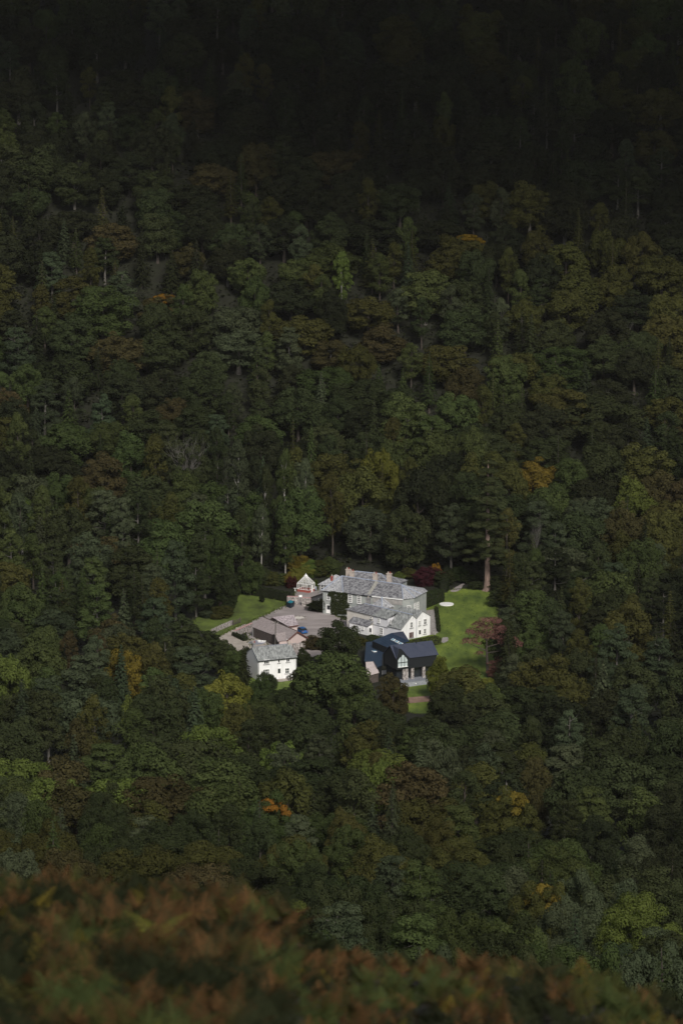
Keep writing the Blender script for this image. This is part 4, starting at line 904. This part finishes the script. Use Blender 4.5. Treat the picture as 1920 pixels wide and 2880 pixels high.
g = np.random.default_rng(9); cen = [(-.3, 0, 14, 2.0), (1.8, .5, 13.2, 1.8), (-2, .3, 13, 1.8), (3.4, 0, 11.6, 1.8), (-3.4, 0, 11.4, 1.7), (0, .8, 12, 2.2), (1.4, -.8, 10.6, 1.7), (-1.6, -.6, 10.2, 1.8), (-4.4, .2, 9.2, 1.3), (4.6, .3, 9.4, 1.6), (6.2, 0, 8.6, 1.7), (7.4, .3, 8.0, 1.3), (-5.6, 0, 8.6, 1.0), (2.8, .8, 8.6, 1.3), (5.2, -.5, 7.6, 1.3), (-2.8, .4, 8.4, 1.1), (-2.2, 0, 5.9, 1.0), (3.4, .2, 4.2, 1.4), (1.2, -.4, 3.5, 1.2)]
cen = np.array(cen); cc = []; rr = []
for c_ in cen:
    for k in range(4): cc.append(c_[:3] + g.normal(0, .5, 3) * c_[3] * np.array([1, 1, .45])); rr.append(c_[3] * .82)
me = lumps_to_mesh('crown', np.array(cc), np.array(rr), .5, 90, .30, g); me.materials.append(LM['rosy russet']); o = bpy.data.objects.new('crown', me); C.objects.link(o); o.parent = t
# big tangle of a half-dead tree left of the birches
p = at_top(430, 988, 24); t = thing('dead_tree', 'large half-dead tree, tangle of pale bare branches, on the slope left of the mansion', 'tree', p)
DM = dead_mesh(41, 10, 1.1, n=11); o = bpy.data.objects.new('trunk', DM); C.objects.link(o); o.parent = t; o.scale = (1.25, 1.25, 2.2)
me = broad_mesh(1400, False, .6, .45); me.materials.append(LM['dark green']); o = bpy.data.objects.new('crown', me); C.objects.link(o); o.parent = t; o.scale = (1.0, 1.0, 1.55); SKIP = [(t, 12.)]

# ------------------------------------------------------------ trees told apart in the photograph
# kind, x, y of the crown's top (photo shown 1568 wide), crown width there, height in metres, colour
CUR = [
 ('beech', 370, 668, 125, 12, 'brown', 'orange'), ('broadleaf', 1068, 526, 125, 14, 'olive green', 'orange'), ('broadleaf', 1222, 1045, 132, 17, 'golden'), ('broadleaf', 872, 1013, 82, 22, 'yellow-green'),
 ('oak', 832, 1066, 150, 24, 'olive green'), ('broadleaf', 962, 1064, 152, 27, 'near-black green'), ('pine', 402, 1230, 112, 23, 'bluish green'), ('pine', 525, 1105, 98, 23, 'bluish green'), ('pine', 352, 1284, 96, 19, 'grey-green'),
 ('birch', 655, 1030, 62, 29, 'mid green'), ('birch', 545, 1003, 74, 27, 'grey-green'), ('birch', 700, 1045, 54, 27, 'grey-green'), ('birch', 610, 1060, 46, 24, 'dark green'), ('spruce', 715, 965, 46, 22, 'mid green'), ('larch', 345, 1125, 80, 20, 'olive green'),
 ('birch', 600, 1150, 50, 19, 'grey-green'), ('birch', 655, 1195, 56, 15, 'mid green'), ('pine', 470, 1190, 90, 22, 'dark green'), ('broadleaf', 500, 1205, 80, 20, 'mid green'), ('pine', 450, 1280, 90, 16, 'dark green'), ('broadleaf', 520, 1290, 70, 13, 'dark green'), ('broadleaf', 575, 1265, 60, 12, 'mid green'),
 ('broadleaf', 285, 1480, 100, 17, 'golden'), ('broadleaf', 522, 1522, 115, 15, 'yellow-green'), ('broadleaf', 548, 1592, 74, 15, 'olive green'), ('broadleaf', 320, 1575, 80, 14, 'bright green'), ('pine', 1238, 1136, 100, 20, 'grey-green'), ('broadleaf', 1340, 1122, 90, 18, 'grey-green'), ('beech', 1445, 1368, 152, 20, 'olive green'),
 ('spruce', 842, 520, 46, 16, 'dark green'), ('spruce', 560, 1470, 60, 14, 'dark green'), ('pine', 440, 1470, 130, 17, 'bluish green'), ('pine', 380, 1445, 90, 18, 'dark green'), ('broadleaf', 470, 1560, 90, 14, 'mid green'), ('broadleaf', 395, 1535, 90, 17, 'bluish green'),
 ('broadleaf', 1018, 262, 60, 16, 'olive green'), ('broadleaf', 1120, 410, 100, 15, 'olive green'), ('birch', 785, 575, 60, 18, 'bright green'), ('broadleaf', 1235, 520, 80, 15, 'olive green'), ('broadleaf', 1330, 610, 130, 15, 'olive green'), ('broadleaf', 545, 685, 130, 15, 'grey-green'),
 ('beech', 700, 715, 150, 14, 'olive green'), ('beech', 760, 770, 110, 12, 'brown'), ('beech', 880, 740, 130, 13, 'brown'), ('beech', 1020, 780, 140, 14, 'olive green'), ('beech', 1300, 880, 160, 16, 'olive green'), ('broadleaf', 1380, 900, 180, 17, 'dark green'), ('spruce', 870, 830, 46, 15, 'mid green'), ('spruce', 925, 840, 46, 15, 'mid green'),
 ('beech', 260, 500, 120, 14, 'brown'), ('broadleaf', 150, 805, 150, 17, 'dark green'), ('beech', 15, 880, 90, 17, 'brown'), ('beech', 235, 1035, 120, 17, 'brown'), ('broadleaf', 300, 990, 100, 18, 'mid green'), ('broadleaf', 150, 950, 120, 16, 'mid green'),
 ('spruce', 130, 1130, 50, 17, 'mid green'), ('birch', 50, 1130, 80, 18, 'bright green'), ('beech', 230, 1215, 130, 16, 'brown'), ('pine', 240, 1115, 110, 20, 'grey-green'), ('spruce', 190, 1290, 52, 17, 'mid green'), ('birch', 130, 1305, 60, 17, 'mid green'), ('broadleaf', 40, 1330, 110, 16, 'mid green'),
 ('pine', 120, 1380, 150, 18, 'bluish green'), ('broadleaf', 260, 1400, 110, 15, 'brown'), ('birch', 160, 1445, 60, 15, 'brown'), ('birch', 230, 1450, 60, 15, 'brown'), ('pine', 195, 1490, 150, 18, 'grey-green'), ('broadleaf', 15, 1480, 110, 18, 'bright green'),
 ('birch', 215, 1590, 90, 18, 'olive green'), ('birch', 175, 1640, 80, 18, 'brown'), ('beech', 140, 1730, 170, 18, 'brown'), ('broadleaf', 330, 1700, 180, 18, 'mid green'), ('beech', 470, 1680, 200, 19, 'dark green'), ('beech', 380, 1760, 190, 18, 'brown'), ('beech', 500, 1790, 200, 18, 'mid green'),
 ('broadleaf', 640, 1680, 110, 16, 'bright green'), ('broadleaf', 660, 1745, 140, 17, 'olive green'), ('broadleaf', 615, 1812, 150, 17, 'mid green', 'orange'), ('broadleaf', 680, 1905, 140, 18, 'mid green'), ('broadleaf', 870, 1720, 90, 16, 'bright green'), ('beech', 950, 1728, 190, 19, 'brown'),
 ('broadleaf', 800, 1835, 100, 18, 'olive green'), ('broadleaf', 885, 1900, 170, 18, 'olive green'), ('beech', 1010, 1860, 170, 18, 'olive green'), ('beech', 1165, 1798, 165, 19, 'olive green', 'golden'), ('beech', 1290, 1885, 230, 20, 'mid green'), ('broadleaf', 1230, 1730, 90, 17, 'brown'),
 ('pine', 1300, 1690, 150, 17, 'grey-green'), ('pine', 1360, 1790, 120, 17, 'mid green'), ('broadleaf', 1010, 1690, 110, 16, 'grey-green'), ('spruce', 1385, 1500, 90, 20, 'grey-green'), ('broadleaf', 1300, 1530, 120, 16, 'olive green'), ('birch', 1330, 1440, 90, 16, 'olive green'), ('broadleaf', 1240, 1470, 120, 15, 'dark green'),
 ('pine', 1165, 1385, 78, 15, 'grey-green'), ('broadleaf', 1225, 1425, 90, 14, 'mid green'), ('broadleaf', 1190, 1555, 130, 13, 'dark green'), ('pine', 1250, 1560, 110, 15, 'dark green'), ('broadleaf', 1060, 1612, 200, 15, 'near-black green'), ('broadleaf', 1140, 1622, 150, 15, 'dark green'),
 ('broadleaf', 1055, 1520, 140, 13, 'olive green'), ('broadleaf', 1010, 1500, 62, 12, 'yellow-green'), ('broadleaf', 1120, 1545, 60, 10, 'yellow-green'),
 ('broadleaf', 777, 1404, 104, 15, 'dark green'), ('broadleaf', 762, 1480, 150, 17, 'mid green'), ('broadleaf', 815, 1530, 120, 16, 'mid green'), ('broadleaf', 902, 1538, 78, 12, 'brown'), ('broadleaf', 700, 1590, 120, 14, 'dark green'), ('broadleaf', 860, 1600, 100, 13, 'dark green'), ('broadleaf', 640, 1600, 60, 9, 'mid green'), ('broadleaf', 600, 1545, 60, 9, 'mid green'),
 ('pine', 440, 1424, 110, 15, 'dark green'), ('pine', 482, 1436, 80, 12, 'dark green'), ('broadleaf', 512, 1462, 66, 10, 'dark green'), ('broadleaf', 540, 1484, 56, 9, 'mid green'), ('pine', 415, 1400, 90, 16, 'dark green'), ('broadleaf', 612, 1534, 52, 8, 'dark green'), ('broadleaf', 692, 1528, 66, 11, 'dark green'), ('broadleaf', 650, 1574, 120, 11, 'dark green'), ('broadleaf', 590, 1590, 110, 12, 'mid green'),
 ('broadleaf', 885, 1612, 110, 11, 'dark green'), ('broadleaf', 1030, 1560, 105, 12, 'dark green'), ('broadleaf', 960, 1628, 130, 12, 'dark green'), ('broadleaf', 1150, 1535, 90, 10, 'dark green'),
 ('broadleaf', 1240, 2005, 150, 18, 'olive green', 'golden'), ('broadleaf', 1330, 1990, 150, 18, 'grey-green'), ('birch', 1440, 2010, 130, 19, 'bluish green'), ('beech', 460, 1945, 290, 20, 'brown'), ('beech', 330, 1905, 230, 20, 'olive green'), ('beech', 560, 2010, 180, 19, 'brown'), ('broadleaf', 30, 1920, 170, 20, 'grey-green'), ('beech', 150, 1915, 190, 19, 'brown'),
 ('broadleaf', 1070, 2060, 170, 19, 'mid green'), ('broadleaf', 930, 2040, 170, 19, 'dark green'), ('broadleaf', 780, 2010, 180, 19, 'dark green'), ('broadleaf', 1180, 2150, 180, 19, 'dark green'), ('broadleaf', 1380, 2160, 200, 20, 'mid green'), ('broadleaf', 1500, 2130, 170, 20, 'grey-green'), ('broadleaf', 1000, 2170, 170, 19, 'bluish green'), ('broadleaf', 1290, 2210, 170, 19, 'dark green'), ('broadleaf', 860, 2150, 170, 19, 'dark green'), ('broadleaf', 720, 2090, 170, 19, 'mid green'), ('broadleaf', 1530, 2230, 170, 19, 'dark green'),
]
def cap_mesh(seed):
    g = np.random.default_rng(seed); K = 22; a = g.uniform(0, 6.28, K); q = g.uniform(0, 3.6, K)
    cen = np.stack([q * np.cos(a) + .8, q * np.sin(a) * .8, 13.0 - (q / 5.4) ** 2 * 4.4], 1); me = lumps_to_mesh('autumn_foliage', cen, g.uniform(.5, 1.1, K), .55, 120, .34, g); me.materials.append(LM['orange']); return me
CAPS = [cap_mesh(61), cap_mesh(62)]
PL = [(x, y, w) for x, y, w in SKIP and [(SKIP[0][0].location.x, SKIP[0][0].location.y, 12)]]
PL += [(rp.x, rp.y, 9), (cen[0][0] + 0, 0, 0)]
for kind, x, y, wp, h, tint, *cap in CUR:
    p = at_top(x, y, h)
    if p is None: continue
    wd = wp * D2S * p.length / F if False else wp * D2S * math.hypot(p.y, CZ - p.z) / F
    t = plant(kind, tint, p, h, wd, sink=1.2, bark=PALEBARK if kind == 'birch' and y < 1200 else GREYBARK if kind == 'birch' else None); reg(t, kind, tint, wd, h); PL.append((p.x, p.y, wd))
    if cap:
        o = bpy.data.objects.new('autumn_foliage', CAPS[len(PL) % 2]); C.objects.link(o); o.parent = t; o.rotation_euler.z = rp.x - t.rotation_euler.z; o.material_slots[0].link = 'OBJECT'; o.material_slots[0].material = LM[cap[0]]; t['tip'] = cap[0]
for x, y, h, wp in ((85, 552, 9, 40), (382, 540, 8, 30), (1437, 740, 9, 34), (722, 1614, 9, 30), (985, 2040, 10, 40), (1232, 1188, 15, 30)): spec_dead(x, y, h, wp)
rb = KM['pine'][2]

# ------------------------------------------------------------ the rest of the wood
CLEAR = [(x * D2S, y * D2S) for x, y in [(415, 1425), (470, 1395), (500, 1368), (560, 1352), (570, 1340), (680, 1318), (740, 1305), (800, 1298), (930, 1310), (980, 1320), (1040, 1325), (1090, 1340), (1145, 1352), (1142, 1400), (1085, 1440), (1110, 1480), (1110, 1530), (1000, 1530), (990, 1645), (938, 1645), (935, 1590), (900, 1545), (845, 1560), (820, 1480), (720, 1450), (690, 1480), (690, 1568), (570, 1560), (565, 1500), (505, 1472)]]
def inpoly(x, y, P):
    c = False
    for i in range(len(P)):
        (x1, y1), (x2, y2) = P[i], P[i - 1]
        if (y1 > y) != (y2 > y) and x < (x2 - x1) * (y - y1) / (y2 - y1) + x1: c = not c
    return c
ESTATE = [W(x * D2S, y * D2S) for x, y in [(395, 1440), (480, 1360), (560, 1335), (730, 1305), (1050, 1330), (1170, 1345), (1165, 1440), (1130, 1540), (1060, 1660), (930, 1670), (850, 1600), (720, 1620), (560, 1600), (480, 1520)]]
EP = [(p.x, p.y) for p in ESTATE]
REG = {   # band by band, left to right in seven columns: leading crown colours, upper bands darkened to paint in shade
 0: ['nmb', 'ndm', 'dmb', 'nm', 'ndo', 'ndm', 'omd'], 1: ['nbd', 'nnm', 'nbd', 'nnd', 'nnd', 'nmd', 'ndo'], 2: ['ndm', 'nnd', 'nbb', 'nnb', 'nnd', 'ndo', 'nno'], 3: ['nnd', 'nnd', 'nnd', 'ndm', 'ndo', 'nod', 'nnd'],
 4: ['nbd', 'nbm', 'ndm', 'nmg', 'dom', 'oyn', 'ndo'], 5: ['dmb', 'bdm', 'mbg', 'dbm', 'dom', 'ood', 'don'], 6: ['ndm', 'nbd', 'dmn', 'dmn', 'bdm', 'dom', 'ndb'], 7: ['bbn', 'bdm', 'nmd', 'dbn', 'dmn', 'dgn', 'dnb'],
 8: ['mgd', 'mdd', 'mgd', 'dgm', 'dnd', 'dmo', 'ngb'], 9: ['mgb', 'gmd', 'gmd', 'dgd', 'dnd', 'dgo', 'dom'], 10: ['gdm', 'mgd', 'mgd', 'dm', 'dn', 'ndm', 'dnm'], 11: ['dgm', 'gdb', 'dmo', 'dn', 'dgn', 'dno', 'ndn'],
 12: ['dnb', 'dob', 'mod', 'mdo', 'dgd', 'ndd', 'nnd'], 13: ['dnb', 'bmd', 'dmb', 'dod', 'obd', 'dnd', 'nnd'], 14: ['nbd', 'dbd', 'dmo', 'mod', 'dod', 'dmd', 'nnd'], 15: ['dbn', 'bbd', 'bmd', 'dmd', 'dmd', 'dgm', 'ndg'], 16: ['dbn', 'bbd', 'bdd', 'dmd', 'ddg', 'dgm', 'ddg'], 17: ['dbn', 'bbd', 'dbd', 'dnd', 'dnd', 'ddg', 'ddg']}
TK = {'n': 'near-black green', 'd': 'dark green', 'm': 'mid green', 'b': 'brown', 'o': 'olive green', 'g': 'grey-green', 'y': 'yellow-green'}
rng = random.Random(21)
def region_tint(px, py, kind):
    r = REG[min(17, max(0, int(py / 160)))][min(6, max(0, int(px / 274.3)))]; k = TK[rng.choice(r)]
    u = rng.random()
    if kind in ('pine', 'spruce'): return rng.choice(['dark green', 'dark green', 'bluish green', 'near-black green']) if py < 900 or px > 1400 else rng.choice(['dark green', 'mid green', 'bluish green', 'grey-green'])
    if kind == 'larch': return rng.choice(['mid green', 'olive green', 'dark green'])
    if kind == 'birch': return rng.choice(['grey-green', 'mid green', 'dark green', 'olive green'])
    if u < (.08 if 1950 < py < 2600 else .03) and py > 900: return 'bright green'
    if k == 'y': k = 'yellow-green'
    if (py < 650 and rng.random() < .55) or (py < 950 and rng.random() < .3): k = {'mid green': 'dark green', 'dark green': 'near-black green', 'grey-green': 'dark green'}.get(k, k)  # crowns high in the frame get darker leaf colours, standing in for shade
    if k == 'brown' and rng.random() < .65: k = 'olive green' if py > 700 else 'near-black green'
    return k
cells = {}
def free(x, y, w_):
    for i in range(int(x // 20) - 1, int(x // 20) + 2):
        for j in range(int(y // 20) - 1, int(y // 20) + 2):
            for (a, b, c) in cells.get((i, j), ()):
                f = .355 if y > 1000 else .40
                if (a - x) ** 2 + ((b - y) * (1 if y > 870 else .72)) ** 2 < (f * (c + w_)) ** 2: return False
    return True
def put(x, y, w_): cells.setdefault((int(x // 20), int(y // 20)), []).append((x, y, w_))
for x, y, w_ in PL: put(x, y, w_)
cand = []
y = 360.0
while y < 1470:
    hw = 960 / F * y * 1.10 + 5; x = -hw
    st = 4.2
    while x < hw: cand.append((x + rng.uniform(-2, 2), y + rng.uniform(-2, 2))); x += st
    y += st if y > 860 else 6
rng.shuffle(cand)
rnd = []
for x, y in cand:
    z = terrain(x, y); px, py, dep = proj((x, y, z))
    if inpoly(x, y, EP): continue
    u = rng.random()
    if y > 1010:
        kind = 'broadleaf' if u < .25 else 'oak' if u < .53 else 'beech' if u < .75 else 'birch' if u < .84 else 'pine' if u < .92 else 'spruce' if u < .965 else 'larch'
    elif y > 860:
        kind = 'broadleaf' if u < .20 else 'oak' if u < .38 else 'beech' if u < .46 else 'birch' if u < .58 else 'pine' if u < .82 else 'spruce' if u < .93 else 'larch'
    else:
        kind = 'broadleaf' if u < .26 else 'oak' if u < .50 else 'beech' if u < .76 else 'birch' if u < .84 else 'pine' if u < .93 else 'spruce'
    wd = {'broadleaf': rng.uniform(10, 17), 'oak': rng.uniform(11, 18), 'beech': rng.uniform(12, 19), 'birch': rng.uniform(7, 9.5), 'pine': rng.uniform(9, 13), 'spruce': rng.uniform(6, 8), 'larch': rng.uniform(6, 8)}[kind]
    h = {'broadleaf': rng.uniform(12, 18), 'oak': rng.uniform(12, 17), 'beech': rng.uniform(13, 19), 'birch': rng.uniform(13, 18), 'pine': rng.uniform(14, 19), 'spruce': rng.uniform(13, 20), 'larch': rng.uniform(14, 19)}[kind]
    if 1012 < y < 1075: h *= 1.3
    if not free(x, y, wd): continue
    if y < 1010:                                          # keep the houses and lawns in view
        bad = False
        for fz in (.98, .8, .6, .4):
            for fx in (-.45, 0, .45):
                qx, qy, _ = proj((x + fx * wd, y, z + h * fz))
                if inpoly(qx, qy, CLEAR): bad = True
        if bad: continue
    put(x, y, wd); rnd.append((x, y, z, kind, wd, h))
# leave out the ones wholly hidden behind nearer crowns
SC = 10.0; GW, GH = 212, 298; buf = np.zeros((GH, GW), bool); YY, XX = np.mgrid[0:GH, 0:GW]
allt = [(t[0].location.x, t[0].location.y, t[0].location.z, t[1], t[3], t[4], t[0]) for t in TREES] + [(x, y, z, k, wd, h, None) for x, y, z, k, wd, h in rnd]
allt.sort(key=lambda q: q[1]); kept = []
for x, y, z, k, wd, h, ob_ in allt:
    lo = .22 if k != 'birch' else .35
    cx, cy, dep = proj((x, y, z + h * (1 + lo) / 2)); rx = F / dep * wd / 2 / SC * .92; ry = F / dep * h * (1 - lo) / 2 / SC * .95
    el = ((XX - cx / SC - 10) / rx) ** 2 + ((YY - cy / SC - 5) / ry) ** 2 < 1; n = el.sum(); vis = (el & ~buf).sum()
    inside = -150 < cx < 2070 and -150 < cy < 3050
    ok = ob_ is not None or not inside or (n and vis / n > .09) or y > 1380
    if ok:
        if k in ('spruce', 'larch', 'birch'): el = ((XX - cx / SC - 10) / (rx * .6)) ** 2 + ((YY - cy / SC - 5) / (ry * .8)) ** 2 < 1
        if k != 'dead': buf |= el
        kept.append((x, y, z, k, wd, h, ob_, vis / max(n, 1)))
cnt = {}
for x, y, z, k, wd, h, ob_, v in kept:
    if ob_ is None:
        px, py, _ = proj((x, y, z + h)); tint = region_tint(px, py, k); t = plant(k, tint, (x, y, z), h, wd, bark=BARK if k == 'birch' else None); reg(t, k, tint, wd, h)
print('trees', len(TREES), {k: sum(1 for t in TREES if t[1] == k) for k in list(KM) + ['dead']})

# ------------------------------------------------------------ labels that single out each tree
VB = [(160, 'along the top edge of the wood'), (330, 'just below the top edge'), (520, 'high on the dark hillside'), (720, 'on the upper hillside'), (930, 'halfway up the hillside'), (1130, 'on the lower hillside'), (1330, 'on the slope behind the mansion'), (1520, 'at the foot of the far slope'), (1680, 'level with the mansion roof'), (1800, 'level with the courtyard'), (1930, 'level with the white cottage'), (2080, 'just below the houses'), (2260, 'on the near slope'), (2440, 'low on the near slope'), (9999, 'just above the blurred bracken')]
HB = [(150, 'far left'), (420, 'left'), (700, 'mid-left'), (960, 'centre-left'), (1220, 'centre-right'), (1500, 'mid-right'), (1770, 'right'), (9999, 'far right')]
KN = {'broadleaf': 'broadleaf', 'oak': 'oak', 'beech': 'beech', 'birch': 'birch', 'pine': 'pine', 'spruce': 'spruce', 'larch': 'larch', 'dead': 'bare tree'}
from collections import defaultdict
gr = defaultdict(list)
for t, k, tint, wd, h in TREES:
    px, py, _ = proj((t.location.x, t.location.y, t.location.z + h * .85))
    v = next(s for l, s in VB if py < l); hh = next(s for l, s in HB if px < l); gr[(tint, k, v, hh)].append((px, py, t))
ORD = ['leftmost', 'second from left', 'third from left', 'fourth from left', 'fifth from left', 'sixth from left', 'seventh from left']
NUM = {2: 'two', 3: 'three', 4: 'four', 5: 'five', 6: 'six', 7: 'seven', 8: 'eight', 9: 'nine'}
GN = {'broadleaf': 'broadleaved trees of the wood', 'oak': 'oaks of the wood', 'beech': 'beeches of the wood', 'birch': 'birches of the wood', 'pine': 'pines of the wood', 'spruce': 'spruces of the wood', 'larch': 'larches of the wood', 'dead': 'bare dead trees in the wood'}
for (tint, k, v, hh), L in gr.items():
    L.sort(key=lambda q: q[1]); n = len(L)
    rows = [('', L)] if n < 4 else [(' upper row', L[:n // 2]), (' lower row', L[n // 2:])] if n < 10 else [(' upper row', L[:n // 3]), (' middle row', L[n // 3:2 * n // 3]), (' lower row', L[2 * n // 3:])]
    for rn, R_ in rows:
        R_.sort(key=lambda q: q[0])
        for i, (px, py, t) in enumerate(R_):
            s = '%s %s %s, %s%s' % (tint.replace(' green', '-green') if ' ' in tint else tint, KN[k], v, hh, rn)
            if 'tip' in t: s = '%s %s with a %s top %s, %s' % (tint.replace(' green', '-green'), KN[k], t['tip'], v, hh); del t['tip']
            elif len(R_) > 1: s += ', ' + (('rightmost' if i == len(R_) - 1 else ORD[min(i, 6)]))
            t['label'] = s; t['group'] = GN[k]

# ------------------------------------------------------------ undergrowth between the trunks
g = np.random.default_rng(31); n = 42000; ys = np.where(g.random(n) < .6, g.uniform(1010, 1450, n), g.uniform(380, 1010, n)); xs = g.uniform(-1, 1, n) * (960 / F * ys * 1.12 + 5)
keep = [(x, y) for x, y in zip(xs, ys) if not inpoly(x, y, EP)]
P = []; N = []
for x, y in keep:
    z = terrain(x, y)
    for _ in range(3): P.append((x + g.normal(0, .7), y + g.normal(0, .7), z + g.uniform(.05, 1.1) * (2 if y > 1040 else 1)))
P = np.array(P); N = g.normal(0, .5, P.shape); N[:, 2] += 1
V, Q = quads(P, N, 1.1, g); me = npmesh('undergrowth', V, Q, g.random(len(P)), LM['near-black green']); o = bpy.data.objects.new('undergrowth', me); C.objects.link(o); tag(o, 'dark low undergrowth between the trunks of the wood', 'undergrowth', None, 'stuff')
g = np.random.default_rng(12); P = []
for ob_ in [o for o in bpy.data.objects if o.name.startswith(('lawn', 'cottage_lawn', 'courtyard', 'track', 'bare_ground'))]:
    vs = [v.co.copy() for v in ob_.data.vertices]; n = len(vs)
    for i in range(n):
        a, b = vs[i], vs[(i + 1) % n]
        for k in range(int((b - a).length * 7) + 1): q = a.lerp(b, g.random()); P.append((q.x + g.normal(0, .35), q.y + g.normal(0, .45), .08 + g.random() * .1))
for _ in range(2600):
    x, y = g.uniform(14, 48), g.uniform(886, 1004)
    if noise.noise(Vector((x / 5, y / 9, 1))) > .1 and proj((x, y, 0))[0] > 1235: P.append((x, y, .07))
P = np.array(P); N = g.normal(0, .5, P.shape); N[:, 2] += .6; V, Q = quads(P, N, .38, g); me = npmesh('long_grass', V, Q, g.random(len(P)), LM['bright green']); o = bpy.data.objects.new('long_grass', me); C.objects.link(o); tag(o, 'tufts of longer grass along the edges of lawns and drives', 'grass', None, 'stuff')
# ------------------------------------------------------------ bracken in front of the lens
def frond(g, base, ang, L, lean, out, tint):
    """one bracken frond: arching stalk with paired leaflets"""
    d = Vector((math.cos(ang), math.sin(ang), 0)); sd_ = Vector((-d.y, d.x, 0)); n = 12; pts = []
    for i in range(n + 1):
        t = i / n; pts.append(base + d * L * lean * t ** 1.5 + Vector((0, 0, L * (t - .45 * lean * t * t))))
    for i in range(n + 1):
        if i < n:
            w_ = .006; a, b = pts[i], pts[i + 1]; out[0].extend([a - sd_ * w_, a + sd_ * w_, b + sd_ * w_, b - sd_ * w_]); out[1].append(tint)
        if i > 2:
            t = i / n; pl = L * .42 * (1 - t) ** .8 + .02; tan = (pts[min(i + 1, n)] - pts[i - 1]).normalized()
            for s in (-1, 1):
                for k in range(3):
                    e0, e1 = k / 3, (k + 1) / 3; q = pts[i]; dr = (sd_ * s + tan * .45 + Vector((0, 0, -.15 - .2 * g.random()))).normalized(); wd_ = pl * .17 * (1 - e0 * .6)
                    a, b = q + dr * pl * e0, q + dr * pl * e1; out[0].extend([a - tan * wd_ * .5, b - tan * wd_ * .35, b + tan * wd_ * .35, a + tan * wd_ * .6]); out[1].append(tint)
g_ = random.Random(5); outs = {k: ([], []) for k in ('brown', 'rust', 'olive green', 'mid green', 'golden', 'near-black green')}
for i in range(8000):
    y = g_.uniform(22, 45); hw = 960 / F * y * 1.25 + .3; x = g_.uniform(-hw, hw); px = 960 + F * x / y
    nz = noise.noise(Vector((x * 1.1, y * .25, 4))); k = 'near-black green' if nz < -.15 else ('mid green' if g_.random() < .6 else 'olive green') if nz > .2 else g_.choice(['brown', 'rust', 'rust', 'rust', 'olive green', 'near-black green', 'rust', 'brown'])
    if g_.random() < .02: k = 'golden'
    hgt = g_.uniform(.26, .5) * (1 if px < 800 else .8)
    frond(g_, Vector((x, y, terrain(x, y) - .05)), g_.uniform(0, 6.28), hgt, g_.uniform(.3, 1.1), outs[k], g_.random())
LM2 = {}
allV = []; allT = []; mats = []; mi = []
bm_ = bpy.data.meshes.new('bracken'); 
for j, (k, (v, tt)) in enumerate(outs.items()): allV += v; allT += tt; mi += [j] * len(tt)
V = np.array([tuple(v) for v in allV]); Q = np.arange(len(V)).reshape(-1, 4)
me = npmesh('bracken', V, Q, np.array(allT))
for k in outs: me.materials.append(LM[k])
me.polygons.foreach_set('material_index', np.array(mi, dtype=np.int32))
o = bpy.data.objects.new('bracken', me); C.objects.link(o); tag(o, 'blurred brown and green bracken across the near bank', 'bracken', None, 'stuff')
for px, py, L, tint, lab in ((360, 2135, .42, 'yellow-green', 'bright yellow-green fern frond standing out of the blurred bracken at left'), (8, 2185, .22, 'golden', 'small pale fern frond at the left edge of the bracken')):
    y = 38.0; p = Y(px * D2S, (py + 22) * D2S, y); out = ([], []); rg = random.Random(2)
    for a in (.3, 2.7): frond(rg, p, a, L, .9, out, .9)
    frond(rg, p - Vector((0, 0, .5)), 1.2, .52, .02, out, .4)
    V = np.array([tuple(v - p) for v in out[0]]); me = npmesh('fern_frond', V, np.arange(len(V)).reshape(-1, 4), np.array(out[1]), LM[tint]); o = bpy.data.objects.new('fern_frond', me); C.objects.link(o); o.location = p; tag(o, lab, 'fern')

# ------------------------------------------------------------ thin air of the valley and an unseen blocker added to shade the far hill
hz_ = MB().box(-420, -40, -9, 420, 1590, 249).build('haze', bpy.data.materials.new('haze_air')); hm = hz_.data.materials[0]; hm.use_nodes = True; hn = hm.node_tree
hn.nodes.remove(hn.nodes['Principled BSDF']); pv = hn.nodes.new('ShaderNodeVolumePrincipled'); pv.inputs['Color'].default_value = (.86, .84, .80, 1); pv.inputs['Density'].default_value = .000013
hn.links.new(pv.outputs[0], hn.nodes['Material Output'].inputs['Volume']); tag(hz_, 'thin pale air filling the valley', 'haze', None, 'stuff')
CLM = mat('cloud', (.8, .8, .82)); 
def cloud(cx, cy, cz, rx, ry, rz, seed):
    g = random.Random(seed); import bmesh
    bm = bmesh.new()
    for i in range(46):
        a = g.uniform(0, 6.28); q = math.sqrt(g.random()); r = g.uniform(.12, .24)
        mt = Matrix.Translation((cx + math.cos(a) * q * rx, cy + math.sin(a) * q * ry, cz + g.uniform(0, .5) * rz)) @ Matrix.Diagonal((rx * r, ry * r * 1.2, rz * .6, 1))
        bmesh.ops.create_icosphere(bm, subdivisions=3, radius=1, matrix=mt)
    for v in bm.verts: v.co += Vector(noise.noise_vector(v.co / 22)) * 6; v.co.z = max(v.co.z, cz)
    me = bpy.data.meshes.new('cloud'); bm.to_mesh(me); me.materials.append(CLM); o = bpy.data.objects.new('cloud', me); C.objects.link(o); return tag(o, kind='structure')
cloud(60, 1105, 285, 430, 190, 60, 4)  # unseen from the camera, added only to shade the upper wood
